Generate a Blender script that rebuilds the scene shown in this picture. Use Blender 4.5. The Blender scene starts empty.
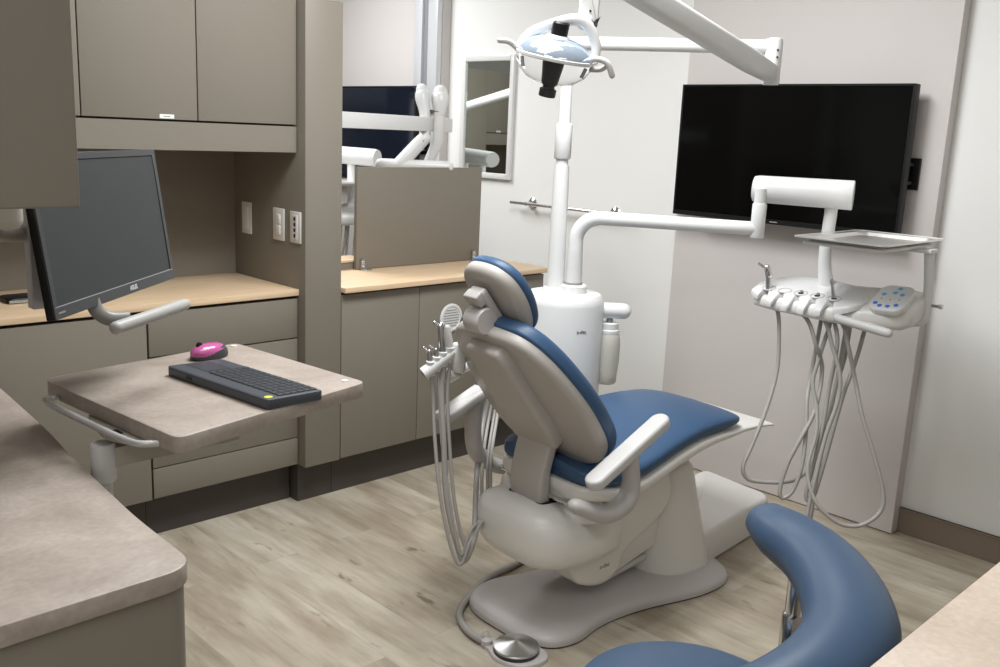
import bpy, bmesh, math, random
from mathutils import Vector, Matrix, Quaternion
random.seed(7)
PI = math.pi
SC = bpy.context.scene
COL = SC.collection

# ------------------------------------------------------------------ materials
def new_mat(name):
    m = bpy.data.materials.new(name); m.use_nodes = True
    nt = m.node_tree; b = nt.nodes['Principled BSDF']
    return m, nt, b

def pbr(name, col, rough=0.5, metal=0.0, spec=0.5, coat=0.0, bump=0.0, bscale=200.0, var=0.0, vscale=6.0,
        trans=0.0, ior=1.45, alpha=1.0):
    m, nt, b = new_mat(name)
    b.inputs['Base Color'].default_value = (*col, 1)
    b.inputs['Roughness'].default_value = rough
    b.inputs['Metallic'].default_value = metal
    b.inputs['Specular IOR Level'].default_value = spec
    b.inputs['Coat Weight'].default_value = coat
    b.inputs['Transmission Weight'].default_value = trans
    b.inputs['IOR'].default_value = ior
    b.inputs['Alpha'].default_value = alpha
    tc = nt.nodes.new('ShaderNodeTexCoord')
    if var > 0:
        n = nt.nodes.new('ShaderNodeTexNoise'); n.inputs['Scale'].default_value = vscale
        n.inputs['Detail'].default_value = 4
        nt.links.new(tc.outputs['Object'], n.inputs['Vector'])
        mx = nt.nodes.new('ShaderNodeMix'); mx.data_type = 'RGBA'
        mx.inputs['A'].default_value = (*[c * (1 - var) for c in col], 1)
        mx.inputs['B'].default_value = (*[min(1, c * (1 + var)) for c in col], 1)
        nt.links.new(n.outputs['Fac'], mx.inputs['Factor'])
        nt.links.new(mx.outputs['Result'], b.inputs['Base Color'])
    if bump > 0:
        n = nt.nodes.new('ShaderNodeTexNoise'); n.inputs['Scale'].default_value = bscale
        nt.links.new(tc.outputs['Object'], n.inputs['Vector'])
        bp = nt.nodes.new('ShaderNodeBump'); bp.inputs['Strength'].default_value = bump
        bp.inputs['Distance'].default_value = 0.002
        nt.links.new(n.outputs['Fac'], bp.inputs['Height'])
        nt.links.new(bp.outputs['Normal'], b.inputs['Normal'])
    return m

def srgb(r, g, b):
    def f(c):
        c /= 255.0
        return c / 12.92 if c <= 0.04045 else ((c + 0.055) / 1.055) ** 2.4
    return (f(r), f(g), f(b))

def floor_mat():
    m, nt, b = new_mat('oak_vinyl_planks')
    N = nt.nodes.new; L = nt.links.new
    tc = N('ShaderNodeTexCoord'); mp = N('ShaderNodeMapping')
    mp.inputs['Rotation'].default_value = (0, 0, PI / 2); mp.inputs['Location'].default_value = (.35, .05, 0)
    L(tc.outputs['Object'], mp.inputs['Vector'])
    br = N('ShaderNodeTexBrick')
    br.inputs['Scale'].default_value = 1.0; br.inputs['Brick Width'].default_value = 1.22
    br.inputs['Row Height'].default_value = 0.182; br.inputs['Mortar Size'].default_value = 0.0007
    br.inputs['Mortar Smooth'].default_value = 0.6
    br.offset = 0.37; br.inputs['Bias'].default_value = 0.0
    br.inputs['Color1'].default_value = (0, 0, 0, 1); br.inputs['Color2'].default_value = (1, 1, 1, 1)
    br.inputs['Mortar'].default_value = (0.4, 0.4, 0.4, 1)
    L(mp.outputs['Vector'], br.inputs['Vector'])
    sh = N('ShaderNodeVectorMath'); sh.operation = 'MULTIPLY_ADD'      # every plank samples its own stretch of grain
    sh.inputs[1].default_value = (7.0, 3.0, 5.0)
    L(br.outputs['Color'], sh.inputs[0]); L(mp.outputs['Vector'], sh.inputs[2])
    def noise(scale, sx, sy, det, rough, dist):
        st = N('ShaderNodeMapping'); st.inputs['Scale'].default_value = (sx, sy, 1)
        L(sh.outputs['Vector'], st.inputs['Vector'])
        n = N('ShaderNodeTexNoise'); n.inputs['Scale'].default_value = scale; n.inputs['Detail'].default_value = det
        n.inputs['Roughness'].default_value = rough; n.inputs['Distortion'].default_value = dist
        L(st.outputs['Vector'], n.inputs['Vector']); return n
    def ramp(src, stops):
        r = N('ShaderNodeValToRGB'); e = r.color_ramp.elements
        e[0].position, e[0].color = stops[0][0], (*stops[0][1], 1); e[1].position, e[1].color = stops[-1][0], (*stops[-1][1], 1)
        for p, c in stops[1:-1]:
            q = e.new(p); q.color = (*c, 1)
        L(src, r.inputs['Fac']); return r
    def mult(a, b_, f):
        x = N('ShaderNodeMix'); x.data_type = 'RGBA'; x.blend_type = 'MULTIPLY'; x.inputs['Factor'].default_value = f
        L(a, x.inputs['A']); L(b_, x.inputs['B']); return x.outputs['Result']
    broad = noise(1.9, 1.1, 4.2, 5, .55, .25)        # broad pale and brown zones
    grain = noise(2.5, 1.2, 24, 6, .6, .2)           # fine grain
    mid = noise(2.0, 1.6, 8, 4, .6, .5)             # cathedral smears
    knot = noise(2.1, 2.6, 8, 3, .5, .6)          # knots and cracks
    c1 = ramp(broad.outputs['Fac'], [(.32, srgb(158, 145, 128)), (.5, srgb(178, 168, 151)), (.66, srgb(193, 185, 169))])
    g1 = ramp(grain.outputs['Fac'], [(.32, (.86, .85, .84)), (.6, (1.03, 1.03, 1.03))])
    m1 = ramp(mid.outputs['Fac'], [(.34, (.80, .785, .76)), (.5, (1, 1, 1)), (.7, (1.07, 1.07, 1.06))])
    k1 = ramp(knot.outputs['Fac'], [(.265, (.42, .38, .34)), (.30, (.80, .77, .74)), (.36, (1, 1, 1))])
    t1 = ramp(br.outputs['Color'], [(0, (.84, .825, .805)), (.45, (.98, .975, .965)), (1, (1.05, 1.055, 1.06))])
    c = mult(c1.outputs['Color'], g1.outputs['Color'], .55)
    c = mult(c, m1.outputs['Color'], .7)
    c = mult(c, k1.outputs['Color'], .85)
    c = mult(c, t1.outputs['Color'], 1)
    sm = N('ShaderNodeMix'); sm.data_type = 'RGBA'; sm.inputs['B'].default_value = (*srgb(128, 116, 100), 1)
    mfac = N('ShaderNodeMath'); mfac.operation = 'MULTIPLY'; mfac.inputs[1].default_value = 0.45
    L(br.outputs['Fac'], mfac.inputs[0]); L(mfac.outputs[0], sm.inputs['Factor']); L(c, sm.inputs['A'])
    L(sm.outputs['Result'], b.inputs['Base Color'])
    b.inputs['Roughness'].default_value = 0.46; b.inputs['Specular IOR Level'].default_value = 0.35
    bp = N('ShaderNodeBump'); bp.inputs['Strength'].default_value = 0.08; bp.inputs['Distance'].default_value = 0.002
    L(grain.outputs['Fac'], bp.inputs['Height']); L(bp.outputs['Normal'], b.inputs['Normal'])
    return m

def stone_mat(name, c1, c2, c3, rough=0.45):
    m, nt, b = new_mat(name)
    N = nt.nodes.new; L = nt.links.new
    tc = N('ShaderNodeTexCoord')
    n1 = N('ShaderNodeTexNoise'); n1.inputs['Scale'].default_value = 5.5; n1.inputs['Detail'].default_value = 8
    n1.inputs['Roughness'].default_value = 0.65; n1.inputs['Distortion'].default_value = 0.6
    L(tc.outputs['Object'], n1.inputs['Vector'])
    n2 = N('ShaderNodeTexNoise'); n2.inputs['Scale'].default_value = 90; n2.inputs['Detail'].default_value = 3
    L(tc.outputs['Object'], n2.inputs['Vector'])
    r1 = N('ShaderNodeValToRGB'); e = r1.color_ramp.elements
    e[0].position = 0.33; e[0].color = (*c1, 1); e[1].position = 0.68; e[1].color = (*c3, 1)
    a = e.new(0.5); a.color = (*c2, 1)
    L(n1.outputs['Fac'], r1.inputs['Fac'])
    r2 = N('ShaderNodeValToRGB'); e = r2.color_ramp.elements
    e[0].position = 0.35; e[0].color = (0.88, 0.87, 0.86, 1); e[1].position = 0.65; e[1].color = (1.04, 1.04, 1.04, 1)
    L(n2.outputs['Fac'], r2.inputs['Fac'])
    mu = N('ShaderNodeMix'); mu.data_type = 'RGBA'; mu.blend_type = 'MULTIPLY'; mu.inputs['Factor'].default_value = 0.7
    L(r1.outputs['Color'], mu.inputs['A']); L(r2.outputs['Color'], mu.inputs['B'])
    L(mu.outputs['Result'], b.inputs['Base Color'])
    b.inputs['Roughness'].default_value = rough
    return m

def wood_mat():
    m, nt, b = new_mat('maple_laminate')
    N = nt.nodes.new; L = nt.links.new
    tc = N('ShaderNodeTexCoord'); mp = N('ShaderNodeMapping'); mp.inputs['Scale'].default_value = (1.5, 28, 28)
    L(tc.outputs['Object'], mp.inputs['Vector'])
    n1 = N('ShaderNodeTexNoise'); n1.inputs['Scale'].default_value = 3; n1.inputs['Detail'].default_value = 6
    L(mp.outputs['Vector'], n1.inputs['Vector'])
    r1 = N('ShaderNodeValToRGB'); e = r1.color_ramp.elements
    e[0].position = 0.3; e[0].color = (*srgb(206, 178, 144), 1); e[1].position = 0.7; e[1].color = (*srgb(224, 198, 166), 1)
    L(n1.outputs['Fac'], r1.inputs['Fac']); L(r1.outputs['Color'], b.inputs['Base Color'])
    b.inputs['Roughness'].default_value = 0.4
    return m

def steel_spin_mat():      # spun steel disc: highlights fan out round the hub
    m, nt, b = new_mat('spun_steel')
    b.inputs['Base Color'].default_value = (0.62, 0.62, 0.63, 1)
    b.inputs['Metallic'].default_value = 1; b.inputs['Roughness'].default_value = 0.28
    b.inputs['Anisotropic'].default_value = 0.85
    tg = nt.nodes.new('ShaderNodeTangent'); tg.direction_type = 'RADIAL'; tg.axis = 'Z'
    nt.links.new(tg.outputs['Tangent'], b.inputs['Tangent'])
    return m

M = {}
M['floor'] = floor_mat()
M['wall'] = pbr('white_wall_paint', (0.80, 0.797, 0.78), 0.6, spec=0.3, bump=0.08, bscale=160)
M['ceiling'] = pbr('ceiling_paint', (0.82, 0.82, 0.81), 0.8, spec=0.2, bump=0.1)
M['board'] = pbr('lavender_grey_laminate', (0.60, 0.56, 0.545), 0.5, spec=0.3, var=0.015, vscale=2)
M['base'] = pbr('taupe_baseboard', srgb(134, 120, 108), 0.5, spec=0.3)
M['taupe'] = pbr('taupe_laminate', (0.212, 0.190, 0.156), 0.42, spec=0.35, bump=0.03, bscale=500, var=0.02, vscale=3)
M['kick'] = pbr('dark_brown_kick', (0.072, 0.062, 0.056), 0.45, spec=0.35, var=0.06)
M['seam'] = pbr('dark_seam', (0.02, 0.018, 0.015), 0.7)
M['wood'] = wood_mat()
M['stone'] = stone_mat('beige_stone_laminate', srgb(144, 132, 122), srgb(160, 148, 138), srgb(173, 162, 152))
M['cream'] = stone_mat('cream_stone_laminate', srgb(184, 166, 150), srgb(196, 179, 163), srgb(205, 189, 174))
M['white'] = pbr('white_enamel', (0.70, 0.70, 0.69), 0.3, spec=0.5)
M['offwhite'] = pbr('offwhite_plastic', (0.74, 0.72, 0.69), 0.32, spec=0.5)
M['plate'] = pbr('mushroom_grey_plastic', (0.53, 0.495, 0.485), 0.38, spec=0.45)
M['shell'] = pbr('grey_chair_shell', (0.46, 0.43, 0.40), 0.4, spec=0.45)
M['armgrey'] = pbr('grey_arm_support', (0.46, 0.435, 0.42), 0.38)
M['grip'] = pbr('grey_grip', (0.36, 0.355, 0.335), 0.45)
M['stem'] = pbr('grey_stem', (0.20, 0.195, 0.18), 0.4)
M['pad'] = pbr('pale_grey_armrest', (0.58, 0.57, 0.56), 0.45)
M['blue'] = pbr('blue_vinyl', (0.040, 0.090, 0.178), 0.42, spec=0.45, bump=0.05, bscale=900, var=0.05, vscale=9)
M['stoolblue'] = pbr('steel_blue_vinyl', (0.044, 0.080, 0.140), 0.40, spec=0.45, bump=0.04, bscale=900, var=0.05, vscale=9)
M['hose'] = pbr('grey_hose', (0.36, 0.34, 0.32), 0.42)
M['chrome'] = pbr('chrome', (0.75, 0.75, 0.76), 0.14, metal=1)
M['steel'] = pbr('brushed_steel', (0.55, 0.55, 0.56), 0.3, metal=1)
M['traysteel'] = pbr('tray_steel', (0.86, 0.84, 0.82), 0.36, metal=0.85)
M['spin'] = steel_spin_mat()
M['black'] = pbr('black_plastic', (0.008, 0.008, 0.009), 0.4, spec=0.3)
M['darkgrey'] = pbr('dark_grey_plastic', (0.035, 0.037, 0.04), 0.45)
M['graph'] = pbr('graphite_plastic', (0.056, 0.063, 0.076), 0.4)
M['key'] = pbr('graphite_keys', (0.036, 0.041, 0.050), 0.4)
M['bezel'] = pbr('monitor_bezel', (0.045, 0.047, 0.05), 0.38)
M['screen'] = pbr('matte_dark_screen', (0.032, 0.036, 0.037), 0.5, spec=0.45)
M['tv'] = pbr('tv_glass', (0.002, 0.002, 0.002), 0.11, spec=0.16)
M['tvn'] = pbr('tv_glass_blue_reflection', (0.004, 0.007, 0.016), 0.06, spec=0.9)  # blue tint in the base colour stands in for bluish light reflected in the glass
M['mirror'] = pbr('mirror_glass', (0.82, 0.86, 0.84), 0.02, metal=1)
M['silver'] = pbr('silver_paint', (0.52, 0.51, 0.50), 0.35, metal=0.4)
M['pink'] = pbr('magenta_plastic', (0.42, 0.085, 0.25), 0.25, coat=0.4)
M['yellow'] = pbr('yellow_sticker', (0.55, 0.62, 0.04), 0.5)
M['sticker'] = pbr('white_label', (0.78, 0.78, 0.76), 0.5)
M['grey'] = pbr('mid_grey', (0.25, 0.25, 0.25), 0.5)
M['ink'] = pbr('dark_blue_ink', (0.03, 0.035, 0.09), 0.5)
M['bluekey'] = pbr('blue_button', (0.05, 0.20, 0.72), 0.4)
M['lightbluekey'] = pbr('light_blue_button', (0.14, 0.42, 0.80), 0.4)
M['bottle'] = pbr('translucent_bottle', (0.72, 0.70, 0.62), 0.35, trans=0.35, spec=0.4)
M['reflector'] = pbr('dichroic_reflector', (0.62, 0.74, 0.90), 0.10, metal=0.75)
M['clear'] = pbr('clear_shield', (1, 1, 1), 0.03, trans=1.0, ior=1.06)
M['amber'] = pbr('amber_reflector_inside', (0.85, 0.68, 0.36), 0.3)
M['alu'] = pbr('aluminium_track', (0.68, 0.685, 0.71), 0.35, metal=0.25)
M['beige'] = pbr('beige_plastic', (0.40, 0.37, 0.32), 0.5)
M['track_dark'] = pbr('grey_groove', (0.30, 0.31, 0.33), 0.4, metal=0.3)

# ------------------------------------------------------------------ helpers
def BM(): return bmesh.new()

def link_mesh(name, bm, mat, sharp=38):
    bmesh.ops.recalc_face_normals(bm, faces=bm.faces)
    me = bpy.data.meshes.new(name); bm.to_mesh(me); bm.free()
    for p in me.polygons: p.use_smooth = True
    me.set_sharp_from_angle(angle=math.radians(sharp))
    me.materials.append(M[mat] if isinstance(mat, str) else mat)
    o = bpy.data.objects.new(name, me); COL.objects.link(o)
    return o

def thing(name, label, cat, loc=(0, 0, 0), rz=0.0, group=None):
    o = bpy.data.objects.new(name, None); COL.objects.link(o)
    o.empty_display_size = 0.05
    o.location = loc; o.rotation_euler = (0, 0, rz)
    o['label'] = label; o['category'] = cat
    if group: o['group'] = group
    return o

def tmat(o):
    return Matrix.Translation(o.location) @ o.rotation_euler.to_matrix().to_4x4()

def part(t, name, bm, mat, world=True, label=None, sharp=38):
    """a part of thing t; world=True when the shape was laid out in room coordinates"""
    root = t
    if world:
        r = t
        while r.parent: r = r.parent
        bm.transform(tmat(r).inverted())
    o = link_mesh(name, bm, mat, sharp)
    o.parent = root
    if label: o['label'] = label
    return o

def solo(name, bm, mat, label, cat, loc=(0, 0, 0), group=None, sharp=38):
    bm.transform(Matrix.Translation(Vector(loc)).inverted())
    o = link_mesh(name, bm, mat, sharp); o.location = loc
    o['label'] = label; o['category'] = cat
    if group: o['group'] = group
    return o

def struct(name, bm, mat, sharp=38):
    o = link_mesh(name, bm, mat, sharp); o['kind'] = 'structure'
    return o

def box(bm, x0, x1, y0, y1, z0, z1, bev=0.0, seg=2, mat=None):
    r = bmesh.ops.create_cube(bm, size=1.0)
    vs = r['verts']
    for v in vs:
        v.co = Vector((x0 + (v.co.x + .5) * (x1 - x0), y0 + (v.co.y + .5) * (y1 - y0), z0 + (v.co.z + .5) * (z1 - z0)))
    if bev > 0:
        es = list({e for v in vs for e in v.link_edges})
        g = bmesh.ops.bevel(bm, geom=es, offset=bev, segments=seg, affect='EDGES', profile=0.5)
        vs = list({v for f in g['faces'] for v in f.verts} | {v for v in vs if v.is_valid})
    if mat is not None:
        bmesh.ops.transform(bm, matrix=mat, verts=[v for v in vs if v.is_valid])
    return vs

def bxo(x0, x1, y0, y1, z0, z1, bev=0.0, seg=2, mat=None):
    bm = BM(); box(bm, x0, x1, y0, y1, z0, z1, bev, seg)
    if mat is not None: bm.transform(mat)
    return bm

def frame(origin, z, x=None):
    """matrix whose local z points along z"""
    z = Vector(z).normalized()
    x = Vector(x) if x is not None else (Vector((0, 0, 1)) if abs(z.z) < 0.9 else Vector((1, 0, 0)))
    y = z.cross(x).normalized(); x = y.cross(z).normalized()
    m = Matrix((x, y, z)).transposed().to_4x4(); m.translation = Vector(origin)
    return m

def catmull(pts, n=6, closed=False):
    P = [Vector(p) for p in pts]; out = []
    k = len(P); rng = k if closed else k - 1
    for i in range(rng):
        if closed: a, b, c, d = P[i - 1], P[i], P[(i + 1) % k], P[(i + 2) % k]
        else: a, b, c, d = P[max(i - 1, 0)], P[i], P[i + 1], P[min(i + 2, k - 1)]
        for j in range(n):
            t = j / n
            out.append(0.5 * ((2 * b) + (c - a) * t + (2 * a - 5 * b + 4 * c - d) * t * t + (3 * b - a - 3 * c + d) * t ** 3))
    if not closed: out.append(P[-1].copy())
    return out

def tube(bm, pts, r, seg=12, smooth=0, cap=True, round_cap=False, flat=1.0):
    """swept tube; r a number or list per point; flat scales the second axis"""
    P = [Vector(p) for p in pts]
    R = list(r) if isinstance(r, (list, tuple)) else [r] * len(P)
    if smooth:
        RR = catmull([(q, 0, 0) for q in R], smooth); P = catmull(P, smooth); R = [q.x for q in RR]
    if round_cap:
        d0 = (P[0] - P[1]).normalized(); d1 = (P[-1] - P[-2]).normalized()
        a = []; 
        for k in range(4):
            th = k / 4 * PI / 2
            a.append((P[0] + d0 * R[0] * math.cos(th), max(R[0] * math.sin(th), 1e-4)))
        b = []
        for k in range(4):
            th = (4 - k - 1) / 4 * PI / 2
            b.append((P[-1] + d1 * R[-1] * math.cos(th), max(R[-1] * math.sin(th), 1e-4)))
        P = [q[0] for q in a] + P + [q[0] for q in b]; R = [q[1] for q in a] + R + [q[1] for q in b]
    n = len(P); rings = []
    t0 = (P[1] - P[0]).normalized()
    ref = Vector((0, 0, 1)) if abs(t0.z) < 0.9 else Vector((1, 0, 0))
    u = t0.cross(ref).normalized(); prev = t0
    for i in range(n):
        if i == 0: t = t0
        elif i == n - 1: t = (P[i] - P[i - 1]).normalized()
        else:
            t = ((P[i + 1] - P[i]).normalized() + (P[i] - P[i - 1]).normalized())
            t = t.normalized() if t.length > 1e-6 else prev
        q = prev.rotation_difference(t); u = (q @ u).normalized(); prev = t
        w = t.cross(u).normalized()
        rings.append([bm.verts.new(P[i] + (u * math.cos(2 * PI * k / seg) + w * flat * math.sin(2 * PI * k / seg)) * R[i]) for k in range(seg)])
    for i in range(n - 1):
        for k in range(seg):
            bm.faces.new((rings[i][k], rings[i][(k + 1) % seg], rings[i + 1][(k + 1) % seg], rings[i + 1][k]))
    if cap:
        bm.faces.new(rings[0][::-1]); bm.faces.new(rings[-1])
    return bm

def tb(pts, r, **k): return tube(BM(), pts, r, **k)

def lathe(bm, prof, seg=32, mat=None, sx=1.0, sy=1.0):
    rings = []
    for (r, z) in prof:
        r = max(r, 0.0)
        if r < 1e-6: rings.append([bm.verts.new((0, 0, z))])
        else: rings.append([bm.verts.new((r * sx * math.cos(2 * PI * k / seg), r * sy * math.sin(2 * PI * k / seg), z)) for k in range(seg)])
    for a, b in zip(rings, rings[1:]):
        for k in range(seg):
            if len(a) == 1 and len(b) == 1: continue
            if len(a) == 1: bm.faces.new((a[0], b[k], b[(k + 1) % seg]))
            elif len(b) == 1: bm.faces.new((a[k], a[(k + 1) % seg], b[0]))
            else: bm.faces.new((a[k], a[(k + 1) % seg], b[(k + 1) % seg], b[k]))
    if len(rings[0]) > 1: bm.faces.new(rings[0][::-1])
    if len(rings[-1]) > 1: bm.faces.new(rings[-1])
    if mat is not None: bmesh.ops.transform(bm, matrix=mat, verts=[v for r in rings for v in r])
    return bm

def lt(prof, seg=32, mat=None, sx=1.0, sy=1.0): return lathe(BM(), prof, seg, mat, sx, sy)

def stack(bm, rings, cap=True):
    """loft through rings of equal point counts"""
    V = [[bm.verts.new(p) for p in r] for r in rings]; n = len(V[0])
    for a, b in zip(V, V[1:]):
        for k in range(n):
            bm.faces.new((a[k], a[(k + 1) % n], b[(k + 1) % n], b[k]))
    if cap:
        bm.faces.new(V[0][::-1]); bm.faces.new(V[-1])
    return bm

def offset2(poly, d):
    """inset a counter-clockwise polygon by d"""
    n = len(poly); out = []
    for i in range(n):
        p0, p1, p2 = Vector(poly[i - 1]), Vector(poly[i]), Vector(poly[(i + 1) % n])
        a = (p1 - p0).normalized(); b = (p2 - p1).normalized()
        na = Vector((-a.y, a.x)); nb = Vector((-b.y, b.x)); m = na + nb
        if m.length < 1e-6: m = na
        m.normalize(); k = d / max(0.35, m.dot(na))
        out.append(tuple(p1 + m * k))
    return out

def ccw(poly):
    s = sum(poly[i - 1][0] * poly[i][1] - poly[i][0] * poly[i - 1][1] for i in range(len(poly)))
    return list(poly) if s > 0 else list(poly)[::-1]

def slab(bm, poly, z0, z1, rt=0.0, rb=0.0, seg=3, zf=None, mat=None):
    """prism of a 2D outline with rounded top / bottom edges; zf(x,y) adds height"""
    poly = ccw(poly); rings = []
    def ring(ins, z):
        q = offset2(poly, ins) if ins > 1e-6 else poly
        return [Vector((p[0], p[1], z + (zf(p[0], p[1]) if zf else 0))) for p in q]
    if rb > 0:
        for k in range(seg + 1):
            th = k / seg * PI / 2
            rings.append(ring(rb * (1 - math.sin(th)), z0 + rb * (1 - math.cos(th))))
    else: rings.append(ring(0, z0))
    if rt > 0:
        for k in range(seg + 1):
            th = k / seg * PI / 2
            rings.append(ring(rt * (1 - math.cos(th)), z1 - rt * (1 - math.sin(th))))
    else: rings.append(ring(0, z1))
    if mat is not None: rings = [[mat @ v for v in r] for r in rings]
    return stack(bm, rings)

def sl(poly, z0, z1, **k): return slab(BM(), poly, z0, z1, **k)

def rrect(x0, x1, y0, y1, r, n=5):
    out = []
    for cx, cy, a in ((x1 - r, y0 + r, -90), (x1 - r, y1 - r, 0), (x0 + r, y1 - r, 90), (x0 + r, y0 + r, 180)):
        for k in range(n + 1):
            th = math.radians(a + 90 * k / n); out.append((cx + r * math.cos(th), cy + r * math.sin(th)))
    return out

def round_poly(poly, r, n=5):
    poly = ccw(poly); out = []
    for i in range(len(poly)):
        p0, p1, p2 = Vector(poly[i - 1]), Vector(poly[i]), Vector(poly[(i + 1) % len(poly)])
        rr = r[i] if isinstance(r, (list, tuple)) else r
        if rr <= 0: out.append(tuple(p1)); continue
        a = p1 + (p0 - p1).normalized() * rr; b = p1 + (p2 - p1).normalized() * rr
        for k in range(n + 1):
            t = k / n; out.append(tuple((1 - t) ** 2 * a + 2 * t * (1 - t) * p1 + t * t * b))
    return out

def text_mesh(s, size, depth, mat4):
    cu = bpy.data.curves.new('lettering', 'FONT'); cu.body = s; cu.size = size; cu.extrude = depth
    cu.align_x = 'CENTER'; cu.align_y = 'CENTER'
    ob = bpy.data.objects.new('lettering', cu); COL.objects.link(ob)
    dg = bpy.context.evaluated_depsgraph_get()
    me = bpy.data.meshes.new_from_object(ob.evaluated_get(dg))
    bm = BM(); bm.from_mesh(me); bm.transform(mat4)
    bpy.data.objects.remove(ob); bpy.data.curves.remove(cu); bpy.data.meshes.remove(me)
    return bm

def axes(origin, ex, ey):
    ex = Vector(ex).normalized(); ey = Vector(ey); ez = ex.cross(ey).normalized(); ey = ez.cross(ex).normalized()
    m = Matrix((ex, ey, ez)).transposed().to_4x4(); m.translation = Vector(origin)
    return m

# ------------------------------------------------------------------ the room
XR = 3.79
struct('floor', bxo(-2.6, XR + .1, -2.2, 7.6, -.05, 0), 'floor')
struct('ceiling', bxo(-2.6, XR + .1, -2.2, 7.6, 2.75, 2.8), 'ceiling')
struct('wall_right', bxo(XR, XR + .1, -2.2, 7.6, 0, 2.75), 'wall')
struct('wall_back', bxo(-2.6, XR + .1, 7.5, 7.6, 0, 2.75), 'wall')
struct('wall_left', bxo(-2.6, -2.5, -2.2, 7.6, 0, 2.75), 'wall')
struct('wall_front', bxo(-2.6, XR + .1, -2.2, -2.1, 0, 2.75), 'wall')
bm = BM(); box(bm, XR - .012, XR, -2.1, 1.418, 0, .108); box(bm, XR - .016, XR, -2.1, 1.418, .102, .108, .001)
struct('baseboard_right', bm, 'base')
struct('trim_1', bxo(3.727, XR, 1.418, 2.605, .004, 2.75, .002, 1), 'board')     # laminate panel behind the screen
struct('trim_2', bxo(3.727, XR, 4.33, 5.62, .004, 2.75, .002, 1), 'board')       # same in the next bay

# ------------------------------------------------------------------ casework
def door_part(t, name, x0, x1, z0, z1, y, th=.019, label=None):
    return part(t, name, bxo(x0, x1, y, y + th, z0, z1, .0016, 2), 'taupe', label=label)

def upper_unit(px0, xs, px1, y, ybk, zb, ztop, label, sx, group=None):
    """hanging cabinet with doors; xs door seams"""
    t = thing('wall_cabinet', label, 'cabinet', ((px0 + px1) / 2, y, zb), group=group)
    part(t, 'body', bxo(px0, px1, y + .022, ybk, zb + .10, ztop, .001, 1), 'seam' if False else 'taupe')
    part(t, 'valance', bxo(px0, px1, y + .002, y + .022, zb, zb + .098, .001, 1), 'taupe')
    e = [px0] + list(xs) + [px1]
    for i in range(len(e) - 1):
        d = door_part(t, 'door', e[i] + .002, e[i + 1] - .002, zb + .105, ztop, y)
        if e[i] < sx < e[i + 1]:
            s = part(d, 'label_sticker', bxo(sx - .026, sx + .026, y - .0012, y - .0002, zb + .108, zb + .122), 'sticker',
                     label='small white label strip')
            part_bm = bxo(sx - .012, sx + .012, y - .0016, y - .0012, zb + .1135, zb + .1165)
            bm2 = part_bm; bm2.transform(tmat(t).inverted())
            me_o = link_mesh('print_mark', bm2, 'grey'); me_o.parent = d
    part(t, 'seam_backing', bxo(px0 + .001, px1 - .001, y + .0195, y + .0215, zb + .0995, ztop - .001), 'seam')
    return t

YA = 3.19      # front of the left run
upper_unit(.80, [1.215, 1.62], 2.024, YA, 3.70, 1.438, 2.45, 'taupe hanging cabinet with white label strip above the wood-topped niche', 1.505)

# niche back panel behind the wood counter
solo('back_panel', bxo(-.30, 2.03, 3.682, 3.70, .905, 1.538, .001, 1), 'taupe',
     'taupe panel at the back of the niche under the hanging cabinet', 'panel', (.9, 3.69, .905))

# tall end column
t = thing('tall_column', 'tall taupe column panel between the niche and the low wood-topped cabinet', 'column', (2.115, 3.45, 0))
part(t, 'panel', bxo(2.03, 2.199, 3.14, 3.76, .168, 2.008, .0015, 2), 'taupe')
part(t, 'kick_plate', bxo(2.035, 2.199, 3.205, 3.70, 0, .166), 'kick', label='dark brown plinth')

# left base cabinets with maple top
t = thing('base_cabinet', 'taupe base cabinet with one wide plain front below the niche, left of the drawers', 'cabinet', (.75, 3.45, 0))
part(t, 'body', bxo(.12, 1.408, YA + .022, 3.70, .168, .872), 'taupe')
door_part(t, 'door', .62, 1.406, .17, .868, YA)
door_part(t, 'door', .12, .616, .17, .868, YA)
part(t, 'kick_plate', bxo(.12, 1.409, 3.262, 3.70, 0, .166), 'kick', label='dark brown plinth')
part(t, 'seam_backing', bxo(.121, 1.4085, YA + .0195, YA + .0215, .169, .8785), 'seam')
t = thing('drawer_cabinet', 'taupe drawer cabinet of three flat fronts beside the tall column', 'cabinet', (1.72, 3.45, 0))
part(t, 'body', bxo(1.411, 2.026, YA + .022, 3.70, .168, .872), 'taupe')
for (z0, z1) in ((.172, .286), (.290, .704), (.709, .868)): door_part(t, 'drawer', 1.413, 2.026, z0, z1, YA)
part(t, 'kick_plate', bxo(1.411, 2.029, 3.262, 3.70, 0, .166), 'kick', label='dark brown plinth')
part(t, 'seam_backing', bxo(1.4105, 2.0275, YA + .0195, YA + .0215, .169, .8785), 'seam')
solo('countertop', bxo(.12, 2.029, 3.182, 3.682, .880, .905, .002, 2), 'wood',
     'light wood countertop in the niche behind the monitor', 'countertop', (1.1, 3.4, .88))

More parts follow.
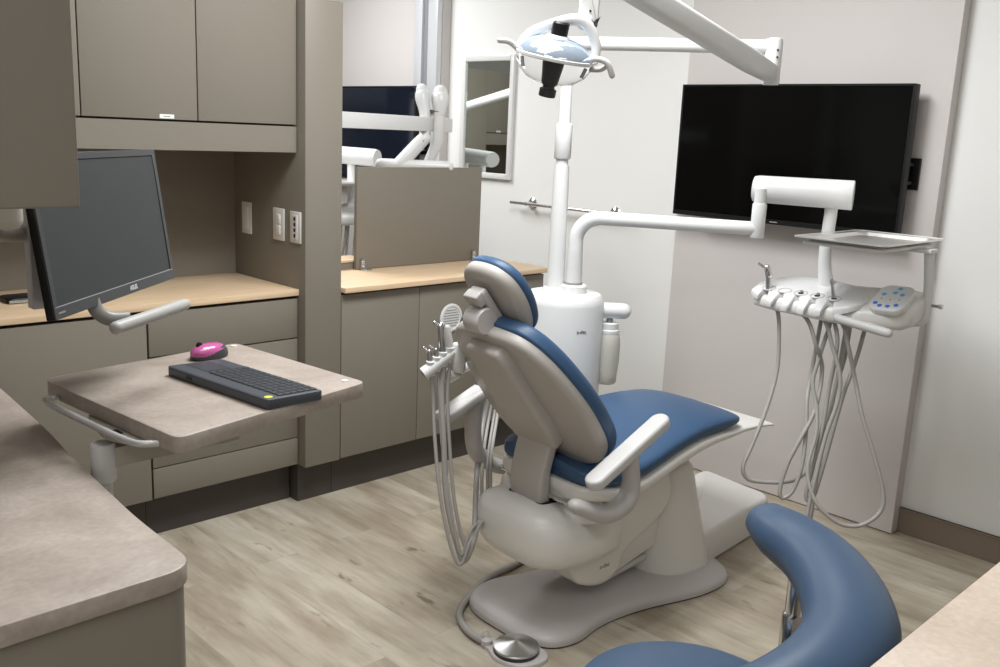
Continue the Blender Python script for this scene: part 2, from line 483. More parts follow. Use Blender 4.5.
# low cabinets on the right of the column
t = thing('base_cabinet', 'low taupe cabinet with a round white vent on its door, behind the patient chair', 'cabinet', (2.8, 3.4, 0))
part(t, 'body', bxo(2.202, 3.412, 3.161, 3.66, .168, .874), 'taupe')
part(t, 'kick_plate', bxo(2.202, 3.412, 3.205, 3.66, 0, .166), 'kick', label='dark brown plinth')
part(t, 'seam_backing', bxo(2.2015, 3.411, 3.1595, 3.1608, .169, .8785), 'seam')
for i, (x0, x1) in enumerate(((2.203, 2.612), (2.616, 3.03), (3.034, 3.408))):
    d = door_part(t, 'door', x0, x1, .172, .872, 3.14)
    if i == 1:
        mt = frame((2.80, 3.139, .715), (0, -1, 0), (0, 0, 1))
        v = part(d, 'vent', lt([(.066, 0), (.066, .004), (.062, .007), (.054, .007), (.052, .004), (0, .004)], 40, mt), 'white', label='round white louvred vent')
        bm = BM()
        for k in range(7):
            zz = -.036 + k * .012; hw = math.sqrt(.047 ** 2 - zz ** 2)
            box(bm, zz - .0017, zz + .0017, -hw, hw, .0035, .0052, mat=mt)
        bm.transform(tmat(t).inverted()); o = link_mesh('slot', bm, 'grey'); o.parent = d
solo('countertop', bxo(2.201, 3.43, 3.112, 3.682, .883, .905, .002, 2), 'wood',
     'light wood countertop of the low cabinet under the taupe privacy screen', 'countertop', (2.8, 3.4, .883))
t = thing('counter_ledge', 'low taupe ledge with wood cap on the counter behind the privacy screen', 'ledge', (2.45, 3.6, .905))
part(t, 'riser', bxo(2.201, 2.62, 3.53, 3.66, .905, .938), 'taupe')
part(t, 'cap', bxo(2.201, 2.62, 3.525, 3.665, .938, .948, .001, 1), 'wood')
t = thing('privacy_screen', 'upright taupe privacy screen clipped to the wood counter', 'screen', (2.92, 3.51, .905))
part(t, 'panel', bxo(2.532, 3.297, 3.497, 3.519, .907, 1.370, .0015, 2), 'taupe')
for x in (2.55, 3.24):
    bm = bxo(x, x + .022, 3.484, 3.497, .905, .955, .002, 2); box(bm, x, x + .04, 3.455, 3.497, .905, .910, .001, 1)
    part(t, 'clip', bm, 'steel', label='small steel clip')
    for z in (.940, .922): part(t, 'screw', lt([(.006, 0), (.006, .004), (.003, .006), (0, .006)], 12, frame((x + .011, 3.484, z), (0, -1, 0))), 'chrome')

# outlets on the column side inside the niche (facing left)
def plate(y0, y1, z0, z1, kind, label):
    t = thing('switch_plate' if kind == 'switch' else 'outlet_plate', label, 'switch' if kind == 'switch' else 'outlet',
              (2.03, (y0 + y1) / 2, (z0 + z1) / 2), group='plates on the niche side wall')
    part(t, 'cover', bxo(2.024, 2.0298, y0, y1, z0, z1, .0025, 2), 'offwhite')
    yc, zc = (y0 + y1) / 2, (z0 + z1) / 2
    if kind == 'switch':
        for dz in (-.022, .022): part(t, 'rocker', bxo(2.021, 2.025, yc - .016, yc + .016, zc + dz - .019, zc + dz + .019, .0015, 2), 'sticker')
    else:
        part(t, 'insert', bxo(2.0215, 2.025, yc - .017, yc + .017, zc - .048, zc + .048, .001, 1), 'sticker')
        if kind == 'data':
            for k in range(4): part(t, 'socket', bxo(2.0205, 2.0222, yc - .006, yc + .006, zc - .040 + k * .022, zc - .026 + k * .022), 'black')
        else:
            for dz in (-.024, .024): part(t, 'socket', bxo(2.0208, 2.0222, yc - .010, yc + .010, zc + dz - .012, zc + dz + .012, .001, 1), 'offwhite')
plate(3.541, 3.617, 1.086, 1.218, 'outlet', 'pale wall plate deepest in the niche, nearest the back panel')
plate(3.287, 3.369, 1.085, 1.214, 'switch', 'pale wall plate with two rockers, middle of the three in the niche')
plate(3.166, 3.243, 1.087, 1.211, 'data', 'pale wall plate with a column of black sockets, nearest the column edge')

# dark gadget on the niche counter
t = thing('desk_gadget', 'small flat dark gadget with silver front edge on the niche counter', 'gadget', (1.06, 3.44, .905))
part(t, 'body', sl(rrect(1.02, 1.13, 3.40, 3.50, .02), .907, .925, rt=.008), 'black')
part(t, 'front_edge', bxo(1.025, 1.10, 3.396, 3.402, .908, .918, .002, 2), 'steel', label='silver front strip')

# ------------------------------------------------------------------ right wall fittings
t = thing('wall_mirror', 'tall narrow mirror in a white frame on the white wall', 'mirror', (XR, 3.98, 1.63))
y0, y1, z0, z1 = 3.772, 4.197, 1.288, 1.967
fr = BM(); w = .032
for (a, b, c, d) in ((y0, y0 + w, z0, z1), (y1 - w, y1, z0, z1), (y0 + w, y1 - w, z0, z0 + w), (y0 + w, y1 - w, z1 - w, z1)):
    box(fr, 3.765, XR, a, b, c, d, .006, 2)
part(t, 'frame', fr, 'white')
part(t, 'glass', bxo(3.776, 3.78, y0 + w - .003, y1 - w + .003, z0 + w - .003, z1 - w + .003), 'mirror')

t = thing('towel_bar', 'thin chrome bar on round flanges on the white wall below the mirror', 'bar', (XR, 3.34, 1.17))
part(t, 'rail', tb([(3.735, 3.72, 1.172), (3.735, 2.93, 1.172)], .0085, seg=14), 'chrome')
for y in (3.60, 3.02):
    part(t, 'flange', lt([(.033, 0), (.033, .005), (.024, .012), (.011, .016), (.010, .06), (0, .062)], 24, frame((XR, y, 1.172), (-1, 0, 0))), 'chrome')

def screen_tv(dy, name_label, glass):
    t = thing('television', name_label, 'television', (3.66, 2.03 + dy, 1.5))
    part(t, 'housing', bxo(3.625, 3.665, 1.512 + dy, 2.552 + dy, 1.218, 1.793, .004, 2), 'black')
    part(t, 'panel', bxo(3.621, 3.626, 1.522 + dy, 2.543 + dy, 1.238, 1.784, .001, 1), glass)
    part(t, 'bezel', (lambda b: (box(b, 3.6195, 3.626, 1.512 + dy, 2.552 + dy, 1.218, 1.238, .001, 1), box(b, 3.6195, 3.626, 1.512 + dy, 1.522 + dy, 1.238, 1.793, .001, 1),
         box(b, 3.6195, 3.626, 2.543 + dy, 2.552 + dy, 1.238, 1.793, .001, 1), box(b, 3.6195, 3.626, 1.522 + dy, 2.543 + dy, 1.784, 1.793, .001, 1), b)[-1])(BM()), 'black')
    part(t, 'maker_mark', bxo(3.619, 3.6194, 2.02 + dy, 2.055 + dy, 1.226, 1.2295), 'silver', label='tiny silver maker mark')
    bm = bxo(3.712, 3.727, 1.497 + dy, 2.35 + dy, 1.400, 1.520, .002, 1)
    part(t, 'wall_bracket', bm, 'black', label='black wall bracket')
    bm = BM()
    for z in (1.425, 1.495): box(bm, 3.665, 3.712, 1.52 + dy, 2.30 + dy, z - .006, z + .006, .001, 1)
    part(t, 'bracket_rail', bm, 'steel', label='steel bracket rails')
screen_tv(0, 'large black flat television on the lavender panel facing the chair', 'tv')
screen_tv(2.92, 'black television in the next bay, seen through the opening above the privacy screen', 'tvn')

# ------------------------------------------------------------------ support column with its posts
PX, PY = 2.626, 2.358
AX, AY = 2.668, 2.305
t = thing('support_column', 'white rounded equipment column with a water bottle, behind the chair backrest', 'equipment column', (2.655, 2.335, 0))
cx, cy = 2.655, 2.335
# rounded body facing the camera, slightly wider than deep
prof = [(.142, .12), (.150, .14), (.153, .60), (.153, .93), (.148, .952), (.136, .966), (.06, .973), (0, .974)]
part(t, 'body', lt(prof, 56, Matrix.Translation((cx, cy, 0))), 'white')
part(t, 'foot', lt([(.135, 0), (.14, .01), (.14, .12), (0, .12)], 40, Matrix.Translation((cx, cy, 0))), 'offwhite')
# access panel outline on the side facing the camera
F = Vector((-.72, -.69, 0)); F.normalize(); S = Vector((.69, -.72, 0)); S.normalize()
part(t, 'light_socket', lt([(.050, 0), (.050, .008), (.044, .018), (.036, .020), (0, .020)], 32, Matrix.Translation((PX, PY, .968))), 'white')
part(t, 'arm_socket', lt([(.052, 0), (.052, .036), (.047, .042), (.0, .042)], 32, Matrix.Translation((AX, AY, .960))), 'white')
# logo
dirv = Vector((-.36, -.93, 0)).normalized()
tm = text_mesh('a-dec', .018, .0004, axes(Vector((cx, cy, .845)) + dirv * .1535, Vector((0, 0, 1)).cross(-dirv) * -1, (0, 0, 1)))
part(t, 'lettering', tm, 'ink', label='small dark blue maker lettering')
# water bottle hanging on the right
bx, by = cx + S.x * .178, cy + S.y * .178
part(t, 'bottle_holder', tb([(cx + S.x * .12, cy + S.y * .12, .905), (bx + S.x * .050, by + S.y * .050, .905)], .030, seg=24, round_cap=True), 'white')
part(t, 'bottle_collar', lt([(.030, .860), (.036, .858), (.036, .835), (.040, .832), (.040, .820), (0, .82)], 32, Matrix.Translation((bx, by, .0))), 'white')
b = part(t, 'bottle', lt([(.018, .62), (.034, .622), (.040, .63), (.041, .66), (.046, .71), (.046, .78), (.041, .815), (.034, .828), (0, .828)], 36, Matrix.Translation((bx, by, 0))), 'bottle', label='translucent water bottle')
part(t, 'stem', lt([(.012, .85), (.012, .885), (0, .885)], 16, Matrix.Translation((bx, by, 0))), 'grey')

# ------------------------------------------------------------------ operatory light
EB = Vector((2.985, 1.745, 1.872))          # elbow of the light arm
t = thing('operatory_light', 'white dental lamp on a tall pole and jointed arm above the headrest', 'dental lamp', (PX, PY, .988))
part(t, 'pole', lt([(.033, .988), (.029, 1.40), (.027, 1.44), (0, 1.44)], 28, Matrix.Translation((PX, PY, 0))), 'white')
part(t, 'upper_pole', lt([(.0225, 1.42), (.0225, 1.86), (.021, 1.885), (0, 1.885)], 28, Matrix.Translation((PX, PY, 0))), 'white')
part(t, 'pole_sleeve', lt([(.027, 1.462), (.031, 1.468), (.0315, 1.575), (.029, 1.588), (.0225, 1.592)], 28, Matrix.Translation((PX, PY, 0))), 'white')
ht = tb([(PX, PY, 1.872), EB], .0235, seg=20, round_cap=True)
part(t, 'horizontal_arm', ht, 'white')
part(t, 'elbow', lt([(.026, -.125), (.029, -.12), (.029, .015), (.026, .026), (.015, .030), (0, .031)], 24, Matrix.Translation(EB)), 'white')
for dz in (-.012, -.035): part(t, 'screw', lt([(.0035, 0), (.0035, .002), (0, .002)], 10, frame(EB + Vector((-.016, -.0245, dz)), (-.55, -.83, 0))), 'black')
A0 = Vector((2.955, 1.735, 1.785)); A1 = Vector((2.02, 1.72, 1.985))
d = (A1 - A0).normalized()
ma = axes(A0 - d * .02, d, Vector((0, 0, 1)).cross(d))
Ln = (A1 - A0).length + .04
bm = BM()
for (l, hw, hh) in ((0, .022, .020), (.02, .027, .028), (.12, .029, .034), (.16, .029, .035), (Ln - .02, .029, .035), (Ln, .022, .026)):
    pass
rings = []
for (l, hw, hh) in ((0, .018, .018), (.015, .026, .029), (.16, .028, .036), (Ln - .02, .028, .036), (Ln, .02, .026)):
    rings.append([ma @ Vector((l, p[0], p[1])) for p in rrect(-hw, hw, -hh, hh, min(hw, hh) * .55, 4)])
stack(bm, rings)
part(t, 'spring_arm', bm, 'white')
bm = BM(); box(bm, .05, Ln, -.0295, -.0275, -.004, -.001, mat=ma)
part(t, 'cover_seam', bm, 'grey')
for l in (.07, .10): part(t, 'screw', lt( [(.004, 0), (.004, .002), (0, .002)], 10, frame(ma @ Vector((l, -.0275, -.010)), ma.to_3x3() @ Vector((0, -1, 0)))), 'black')
# hanging link plate
LP = Vector((1.995, 1.728, 1.86))
mk = axes(LP, (.70, -.71, 0), (-.06, .06, 1))
pl_ = [(-.020, .13), (.030, .13), (.027, -.010), (.020, -.024), (.006, -.024), (-.026, .000)]
part(t, 'link_plate', sl(round_poly(pl_, [.006, .006, .012, .008, .008, .012]), -.02, .02, rt=.005, rb=.005, mat=mk), 'white')
for (x, y) in ((.004, .055), (.004, .012), (.020, .085)):
    part(t, 'screw', lt([(.003, 0), (.003, .002), (0, .002)], 10, mk @ Matrix.Translation((x, y, .020))), 'black')
# head: shallow oval dish, long axis across the view
HC = Vector((1.913, 1.765, 1.752))
HX = Vector((.70, -.71, -.15)).normalized()       # long axis (to the right in view)
HZ = Vector((-.02, -.245, .97)).normalized(); HZ = (HZ - HX * HZ.dot(HX)).normalized()          # dish back
mh = axes(HC, HX, HZ.cross(HX)); mh = Matrix((mh.col[0].xyz, HZ.cross(mh.col[0].xyz), HZ)).transposed().to_4x4(); mh.translation = HC
def dome(prof, sx, sy, seg=44): return lt(prof, seg, mh, sx, sy)
part(t, 'reflector', dome([(1.0, -.004), (1.0, .002), (.97, .010), (.86, .026), (.66, .040), (.42, .048), (.2, .051), (0, .052), (0, .047), (.2, .046), (.42, .043), (.66, .034), (.86, .019), (.97, .003), (.985, -.004)], .104, .085), 'reflector', label='bluish dish reflector')
part(t, 'lens_shield', dome([(.99, -.004), (.97, -.022), (.86, -.042), (.62, -.062), (.3, -.072), (0, -.074)], .104, .085), 'clear', label='clear plastic shield')
part(t, 'rim', dome([(1.0, -.006), (1.03, -.004), (1.03, .003), (1.0, .004), (.985, 0)], .104, .085), 'white')
part(t, 'lamp_barrel', lt([(.0, -.106), (.022, -.106), (.023, -.103), (.023, -.086), (.017, -.083), (.016, -.078), (.020, -.074), (.028, -.018), (.026, -.004), (0, -.004)], 12, mh), 'darkgrey', label='dark lamp barrel')
part(t, 'inner_reflector', lt([(.060, -.002), (.04, .02), (0, .028)], 32, mh @ Matrix.Translation((-.02, 0, 0))), 'amber')
part(t, 'lamp_cap', lt([(.026, .048), (.026, .052), (.022, .056), (.0225, .085), (.018, .090), (0, .09)], 16, mh @ Matrix.Translation((0, 0, 0))), 'black', label='black ribbed cap')
part(t, 'cap_ring', lt([(.03, .044), (.032, .049), (.028, .055), (.02, .055)], 24, mh), 'white')
# yoke from the link plate to both ends of the dish
yk = [mh @ Vector(p) for p in ((-.100, 0, .006), (-.075, .015, .045), (-.02, .022, .078), (.03, .02, .098), (.065, .016, .095), (.100, .01, .05), (.106, 0, .005))]
part(t, 'yoke', tb(yk, [.007, .009, .010, .011, .011, .010, .008], seg=12, smooth=5, flat=1.4, round_cap=True), 'white')
part(t, 'yoke_neck', tb([mh @ Vector((.055, .017, .095)), LP + Vector((.0, 0, -.01))], [.018, .022], seg=14), 'white')
hl = [mh @ Vector(p) for p in ((-.098, -.01, .002), (-.125, -.02, .016), (-.150, -.03, .016))]
part(t, 'handle', tb(hl, .0075, seg=10, smooth=6, round_cap=True), 'pad')
hr = [mh @ Vector(p) for p in ((.090, -.02, .008), (.105, -.05, .020), (.135, -.06, .016), (.155, -.06, -.012))]
part(t, 'handle', tb(hr, .008, seg=10, smooth=6, round_cap=True), 'pad')
hr2 = [mh @ Vector(p) for p in ((.100, -.01, -.014), (.125, -.03, -.006), (.138, -.05, .010))]
part(t, 'handle_brace', tb(hr2, .007, seg=10, smooth=6, round_cap=True), 'pad')
for sx in (-1, 1):
    part(t, 'pivot', tb([mh @ Vector((sx * .085, -.045, -.010)), mh @ Vector((sx * .078, -.050, -.035))], .005, seg=8), 'grey')

# ------------------------------------------------------------------ delivery unit
t = thing('delivery_unit', 'white dental delivery unit on a bent arm in front of the television', 'dental unit', (AX, AY, 1.002))
SB = Vector((2.990, 1.742, 1.255))                    # end of the rigid arm
part(t, 'arm_collar', lt([(.034, .994), (.034, 1.003), (.03, 1.004)], 28, Matrix.Translation((AX, AY, .006))), 'grey')
dd = (SB - Vector((AX, AY, 1.255))); dd.z = 0; dl = dd.length; dd.normalize()
pts = [Vector((AX, AY, 1.01)), Vector((AX, AY, 1.165))]
for k in range(1, 8):
    th = k / 8 * PI / 2
    pts.append(Vector((AX, AY, 1.165)) + dd * (.09 * (1 - math.cos(th))) + Vector((0, 0, .09 * math.sin(th))))
pts += [Vector((AX, AY, 1.255)) + dd * .09, SB]
part(t, 'rigid_arm', tb(pts, [.032] + [.0275] * 8 + [.0255, .0245], seg=22, round_cap=True), 'white')
part(t, 'arm_knuckle', lt([(.0, -.032), (.023, -.032), (.025, -.028), (.025, .085), (.022, .090), (0, .09)], 26, Matrix.Translation(SB)), 'white')
R0 = Vector((3.016, 1.786, 1.392)); R1 = Vector((3.122, 1.526, 1.390))
part(t, 'knuckle_post', lt([(.021, .08), (.021, .14), (0, .14)], 20, Matrix.Translation(SB)), 'white')
part(t, 'flexible_arm', (lambda b: (tube(b, [R0 - (R1 - R0).normalized() * .004, R0, R0 + (R1 - R0) * .06, R1 + (R1 - R0) * .02, R1 + (R1 - R0) * .18, R1 + (R1 - R0) * .19], [.034, .044, .0475, .0500, .0505, .0485], seg=36), b)[-1])(BM()), 'white', sharp=50)
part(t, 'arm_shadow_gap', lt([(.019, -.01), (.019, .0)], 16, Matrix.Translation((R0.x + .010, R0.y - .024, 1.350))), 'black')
ST = Vector((3.135, 1.535, 0))
part(t, 'stem', tb([(3.132, 1.545, 1.385), (3.130, 1.546, 1.30), (3.128, 1.548, 1.21), (3.128, 1.544, 1.14), (3.132, 1.53, 1.06)], [.022, .022, .022, .0225, .028], seg=20, smooth=5), 'white')
# control head: local x runs towards the right end, local y away from the user, z up; the top slopes down to the user
HO = Vector((3.08, 1.46, 1.03)); E_ = Vector((0, -1, 0))
mhd = Matrix((E_, Vector((1, 0, 0)), Vector((0, 0, 1)))).transposed().to_4x4(); mhd.translation = HO
def H(e, g, z): return mhd @ Vector((e, -g, z))
SLOPE = .24
def tiltz(x, y): return SLOPE * y
rings = []
for (e, yc, hw, zc, hh) in ((-.300, .00, .03, -.010, .012), (-.294, .00, .055, -.010, .022), (-.27, .00, .085, -.010, .030), (-.20, .01, .105, -.010, .036), (-.08, .02, .118, -.012, .038),
                           (.04, .03, .122, -.016, .040), (.12, .035, .118, -.014, .046), (.19, .04, .110, -.010, .050), (.24, .045, .098, -.010, .046), (.262, .045, .08, -.010, .036), (.270, .045, .055, -.010, .022)):
    r = []
    for k in range(32):
        th = 2 * PI * k / 32; c, s_ = math.cos(th), math.sin(th)
        px = math.copysign(abs(c) ** .6, c) * hw; pz = math.copysign(abs(s_) ** .75, s_) * hh
        r.append(mhd @ Vector((e, yc + px, zc + pz + SLOPE * (yc + px))))
    rings.append(r)
part(t, 'head', stack(BM(), rings), 'offwhite', sharp=60)
edge = []
slots = [-.227, -.165, -.104, -.043, .018]
YS = -.068
for k in range(57):
    e = -.280 + k * (.372 / 56)
    notch = max([0] + [1 - ((e - q) / .017) ** 4 for q in slots])
    base = -.118 + .030 * (abs(e + .09) / .2) ** 3
    edge.append((e, base + .034 * max(0, notch)))
back = [(.115, -.075), (.122, -.045), (.112, -.01), (.075, .04), (.01, .080), (-.07, .098), (-.15, .098), (-.22, .078), (-.268, .035), (-.290, -.02)]
def deckz(x, y): return SLOPE * y + (-.028 * max(0, (-y - .085) / .03) ** 1.5 if y < -.085 else 0)
part(t, 'handpiece_deck', sl(edge + back, .012, .034, rt=.005, rb=.004, zf=deckz, mat=mhd), 'white', label='white deck with five scalloped cradles', sharp=50)
tl = Matrix.Rotation(math.atan(SLOPE), 4, 'X')
for q in slots:
    bm = lt([(.0245, -.0005), (.025, .002), (.0205, .003), (.0175, -.006), (0, -.006)], 26, mhd @ Matrix.Translation((q, YS + .004, .034 + SLOPE * (YS + .004) - .0012)) @ tl)
    part(t, 'cradle', bm, 'plate', label='grey cradle ring')
# touch pad
mp_ = mhd @ Matrix.Translation((.195, -.020, .040)) @ Matrix.Rotation(.52, 4, 'X') @ Matrix.Rotation(-.05, 4, 'Y')
pad_t = part(t, 'touch_pad', sl(rrect(-.058, .058, -.070, .070, .034, 7), -.020, .006, rt=.004, rb=.008, mat=mp_), 'white', label='white keypad with blue buttons')
inv = tmat(t).inverted()
for (x, y, m_) in ((-.032, .014, 'lightbluekey'), (.0, .028, 'lightbluekey'), (.026, .020, 'lightbluekey'), (.006, .052, 'lightbluekey'), (-.040, -.036, 'bluekey'), (-.020, -.048, 'bluekey'), (.006, -.048, 'bluekey'), (.030, -.038, 'bluekey'),
                (-.030, -.010, 'grey'), (0, -.012, 'grey'), (.028, -.008, 'grey')):
    r_ = .0078 if m_ != 'grey' else .0028
    bm = lt([(r_, 0), (r_, .0008), (r_ * .8, .0012), (0, .0012)], 14, mp_ @ Matrix.Translation((x, y, .006))); bm.transform(inv)
    o = link_mesh('button', bm, m_); o.parent = pad_t
# grab handle below the front edge
part(t, 'handle', tb([H(.055, .105, -.036), H(.085, .112, -.040), H(.20, .112, -.052), H(.235, .112, -.056)], [.012, .015, .0155, .0145], seg=18, smooth=4, round_cap=True), 'pad')
part(t, 'handle_root', tb([H(.06, .05, -.03), H(.062, .108, -.038)], [.016, .012], seg=14), 'offwhite')
part(t, 'tray_post', tb([H(.20, -.06, -.03), H(.235, -.075, -.040), H(.262, -.085, -.028), H(.268, -.09, .01), H(.262, -.09, .10), H(.250, -.09, .194)], .0155, seg=16, smooth=5), 'white')
part(t, 'tray_bracket', bxo(.12, .268, .06, .12, .192, .2063, .004, 2, mat=mhd), 'white')
part(t, 'tray_knob', tb([H(.26, -.09, .022), H(.315, -.09, .022)], .005, seg=10), 'grey')
part(t, 'knob_tip', tb([H(.305, -.09, .022), H(.318, -.09, .022)], .008, seg=12), 'chrome')
TR = Matrix.Translation((3.075, 1.378, 1.2365))
part(t, 'tray_plate', sl(rrect(-.215, .215, -.145, .130, .03, 5), .0, .009, rt=.003, mat=TR), 'white')

t = thing('instrument_tray', 'flat steel instrument tray on the delivery unit, empty', 'tray', (3.075, 1.378, 1.2455))
bm = BM()
o_ = rrect(-.238, .238, -.162, .145, .028, 6); i_ = rrect(-.203, .203, -.130, .113, .025, 6); j_ = rrect(-.213, .213, -.140, .123, .028, 6)
mt2 = Matrix.Translation((3.075, 1.378, 1.2455))
rr = [[mt2 @ Vector((p[0], p[1], z)) for p in q] for q, z in ((o_, .0135), (o_, .0155), (j_, .013), (i_, .0022), (i_, .0005), (j_, .0105))]
V = [[bm.verts.new(p) for p in r] for r in rr]; n = len(V[0])
for a in range(6):
    A, B = V[a], V[(a + 1) % 6]
    if a == 3: continue
    for k in range(n): bm.faces.new((A[k], A[(k + 1) % n], B[(k + 1) % n], B[k]))
bm.faces.new(V[3]); bm.faces.new(V[4][::-1])
part(t, 'pan', bm, 'traysteel')
bm = BM()
V = [[bm.verts.new(mt2 @ Vector((p[0], p[1], z))) for p in q] for q, z in ((offset2(ccw(o_), -.004), .0125), (offset2(ccw(o_), -.004), .0165), (o_, .0168), (o_, .0125))]
for a in range(4):
    A, B = V[a], V[(a + 1) % 4]
    for k in range(n): bm.faces.new((A[k], A[(k + 1) % n], B[(k + 1) % n], B[k]))
part(t, 'rolled_rim', bm, 'traysteel')

# handpieces with their hoses
def hose_thing(name, label, cat, pts, r=.0072, mat='hose', head=None, smooth=6, group=None, loc=None):
    t = thing(name, label, cat, loc or pts[0], group=group)
    part(t, 'hose', tb(pts, r, seg=10, smooth=smooth), mat)
    return t
HG = 'handpieces docked in the delivery unit'
def slot_top(s): return Vector(mhd @ Vector((s, YS + .004, .031 + SLOPE * (YS + .004))))
s = slot_top(slots[0])
hA = [slot_top(slots[0]) + Vector((0, 0, -.035)), (3.03, 1.656, .976), (3.03, 1.639, .903), (3.008, 1.618, .763), (2.936, 1.605, .63), (2.861, 1.603, .517), (2.812, 1.602, .447), (2.82, 1.582, .407), (2.861, 1.539, .399), (2.911, 1.49, .402), (2.968, 1.466, .415), (3.022, 1.455, .461), (3.112, 1.464, .597), (3.178, 1.469, .733), (3.205, 1.465, .822), (3.14, 1.43, .98)]
t = hose_thing('syringe', 'steel syringe standing in the leftmost cradle of the delivery unit', 'syringe', hA, group=HG)
up = (Vector((-.15, .06, 1))).normalized()
part(t, 'body', tb([s + Vector((0, 0, -.036)), s + up * .055], [.009, .010], seg=14), 'steel')
part(t, 'nozzle_head', tb([s + up * .050, s + up * .078 + Vector((-.004, .003, 0))], [.012, .010], seg=12, round_cap=True), 'chrome')
part(t, 'nozzle', tb([s + up * .068, s + up * .088 + Vector((-.028, .026, .004))], [.005, .004], seg=8), 'chrome')
s = slot_top(slots[1])
hB = [s + Vector((0, 0, -.045)), (3.02, 1.537, .965), (3.02, 1.489, .878), (3.067, 1.479, .784), (3.005, 1.458, .654), (2.938, 1.467, .556), (2.896, 1.482, .47), (2.868, 1.484, .385), (2.873, 1.472, .358), (2.901, 1.452, .387), (2.933, 1.446, .473), (2.975, 1.467, .585), (3.017, 1.497, .679), (3.078, 1.522, .773), (3.10, 1.518, .98)]
hose_thing('handpiece_hose', 'grey hose looping lowest left under the empty second cradle', 'hose', hB, group=HG)
def docked(s_, hp, label, tall):
    s = slot_top(s_)
    t = hose_thing('handpiece', label, 'handpiece', hp, group=HG)
    part(t, 'collar', lt([(.010, -.03), (.010, .003), (.007, .006), (0, .006)], 16, Matrix.Translation(s)), 'black', label='black collar')
    if tall:
        u2 = (Vector((-.20, .16, 1))).normalized()
        part(t, 'shank', tb([s, s + u2 * .02, s + u2 * .058], [.008, .006, .0045], seg=12), 'steel', label='slim steel shank')
        part(t, 'tip', tb([s + u2 * .056, s + u2 * .066], .0065, seg=10, round_cap=True), 'steel')
    else:
        part(t, 'coupling', lt([(.006, .004), (.006, .012), (.004, .014), (0, .014)], 12, Matrix.Translation(s) @ Matrix.Rotation(.3, 4, 'X')), 'grey')
    return t
s = slot_top(slots[2])
hC = [s + Vector((0, 0, -.04)), (3.02, 1.471, .969), (3.02, 1.432, .889), (3.015, 1.389, .793), (3.001, 1.378, .71), (2.958, 1.385, .592), (2.913, 1.384, .441), (2.884, 1.382, .341), (2.874, 1.378, .291), (2.903, 1.38, .30), (2.961, 1.403, .424), (3.024, 1.419, .588), (3.077, 1.427, .74), (3.10, 1.424, .98)]
docked(slots[2], hC, 'bare black connector in the third cradle from the left on the delivery unit', False)
s = slot_top(slots[3])
hD = [s + Vector((0, 0, -.04)), (3.02, 1.41, .973), (3.02, 1.376, .90), (3.05, 1.35, .779), (3.034, 1.304, .669), (3.028, 1.244, .546), (3.026, 1.198, .436), (3.017, 1.189, .377), (2.989, 1.206, .336), (2.957, 1.243, .31), (2.925, 1.291, .314), (2.896, 1.347, .357), (2.898, 1.391, .414), (2.92, 1.419, .483), (2.97, 1.427, .579), (3.001, 1.449, .657), (3.019, 1.483, .736), (3.038, 1.486, .805), (3.10, 1.478, .98)]
docked(slots[3], hD, 'bare black connector in the fourth cradle, its hose making the widest loop on the right', False)
s = slot_top(slots[4])
hE = [s + Vector((0, 0, -.04)), (3.03, 1.438, .968), (3.03, 1.418, .892), (3.029, 1.428, .729), (2.996, 1.42, .593), (2.955, 1.419, .457), (2.931, 1.418, .372), (2.943, 1.401, .356), (2.98, 1.395, .459), (3.025, 1.388, .632), (3.05, 1.381, .737), (3.079, 1.368, .841), (3.08, 1.346, .99)]
docked(slots[4], hE, 'slim steel handpiece standing in the fifth cradle, nearest the keypad', True)

# ------------------------------------------------------------------ dental chair (own frame: u forward, v to the far side)
CH = thing('dental_chair', 'reclined blue and grey dental patient chair in the middle of the floor', 'dental chair', (1.95, 1.91, 0), math.radians(-3.5))
def cpart(name, bm, mat, **k): return part(CH, name, bm, mat, world=False, **k)
ol = [(0, 0), (.005, .13), (.05, .205), (.15, .245), (.28, .215), (.46, .19), (.68, .225), (.86, .225), (.955, .15), (.98, 0), (.96, -.14), (.885, -.232), (.72, -.245), (.47, -.190), (.29, -.180), (.15, -.205), (.055, -.175), (.008, -.08)]
out = [(p.x, p.y) for p in catmull([(a, b, 0) for a, b in ol], 5, True)]
out = ccw(out)
rings = []
cen = (.5, 0)
def scl(k, z): return [Vector((cen[0] + (p[0] - cen[0]) * (1 - (1 - k) * .55), cen[1] + (p[1] - cen[1]) * k, z)) for p in out]
for k, z in ((1.0, .006), (1.0, .020), (.985, .028), (.94, .036), (.85, .044), (.7, .052), (.5, .057), (.25, .060)): rings.append(scl(k, z))
cpart('base_plate', stack(BM(), rings), 'plate', sharp=60)
cpart('base_gasket', sl(offset2(out, .004), 0, .007), 'black')
# tower: tapering cone block
rings = []
for z, u0, ru, rv in ((.040, .775, .175, .165), (.052, .775, .172, .162), (.20, .765, .140, .138), (.38, .750, .105, .112), (.415, .748, .098, .104), (.43, .748, .085, .09)):
    rings.append([Vector((u0 + math.copysign(abs(math.cos(a)) ** .8, math.cos(a)) * ru, -.005 + math.copysign(abs(math.sin(a)) ** .8, math.sin(a)) * rv, z)) for a in [2 * PI * k / 36 for k in range(36)]])
cpart('tower', stack(BM(), rings), 'offwhite', sharp=60)
cpart('tower_slot', bxo(.70, .75, -.085, -.05, .428, .434), 'black')
# floor box in front
fb = round_poly([(.80, -.12), (1.46, -.03), (1.49, .34), (.80, .22)], [.03, .06, .06, .03])
cpart('floor_box', sl(fb, .010, .135, rt=.022, seg=4), 'offwhite', sharp=60)
cpart('floor_box_toe', sl(offset2(ccw(fb), .02), 0, .012), 'kick')
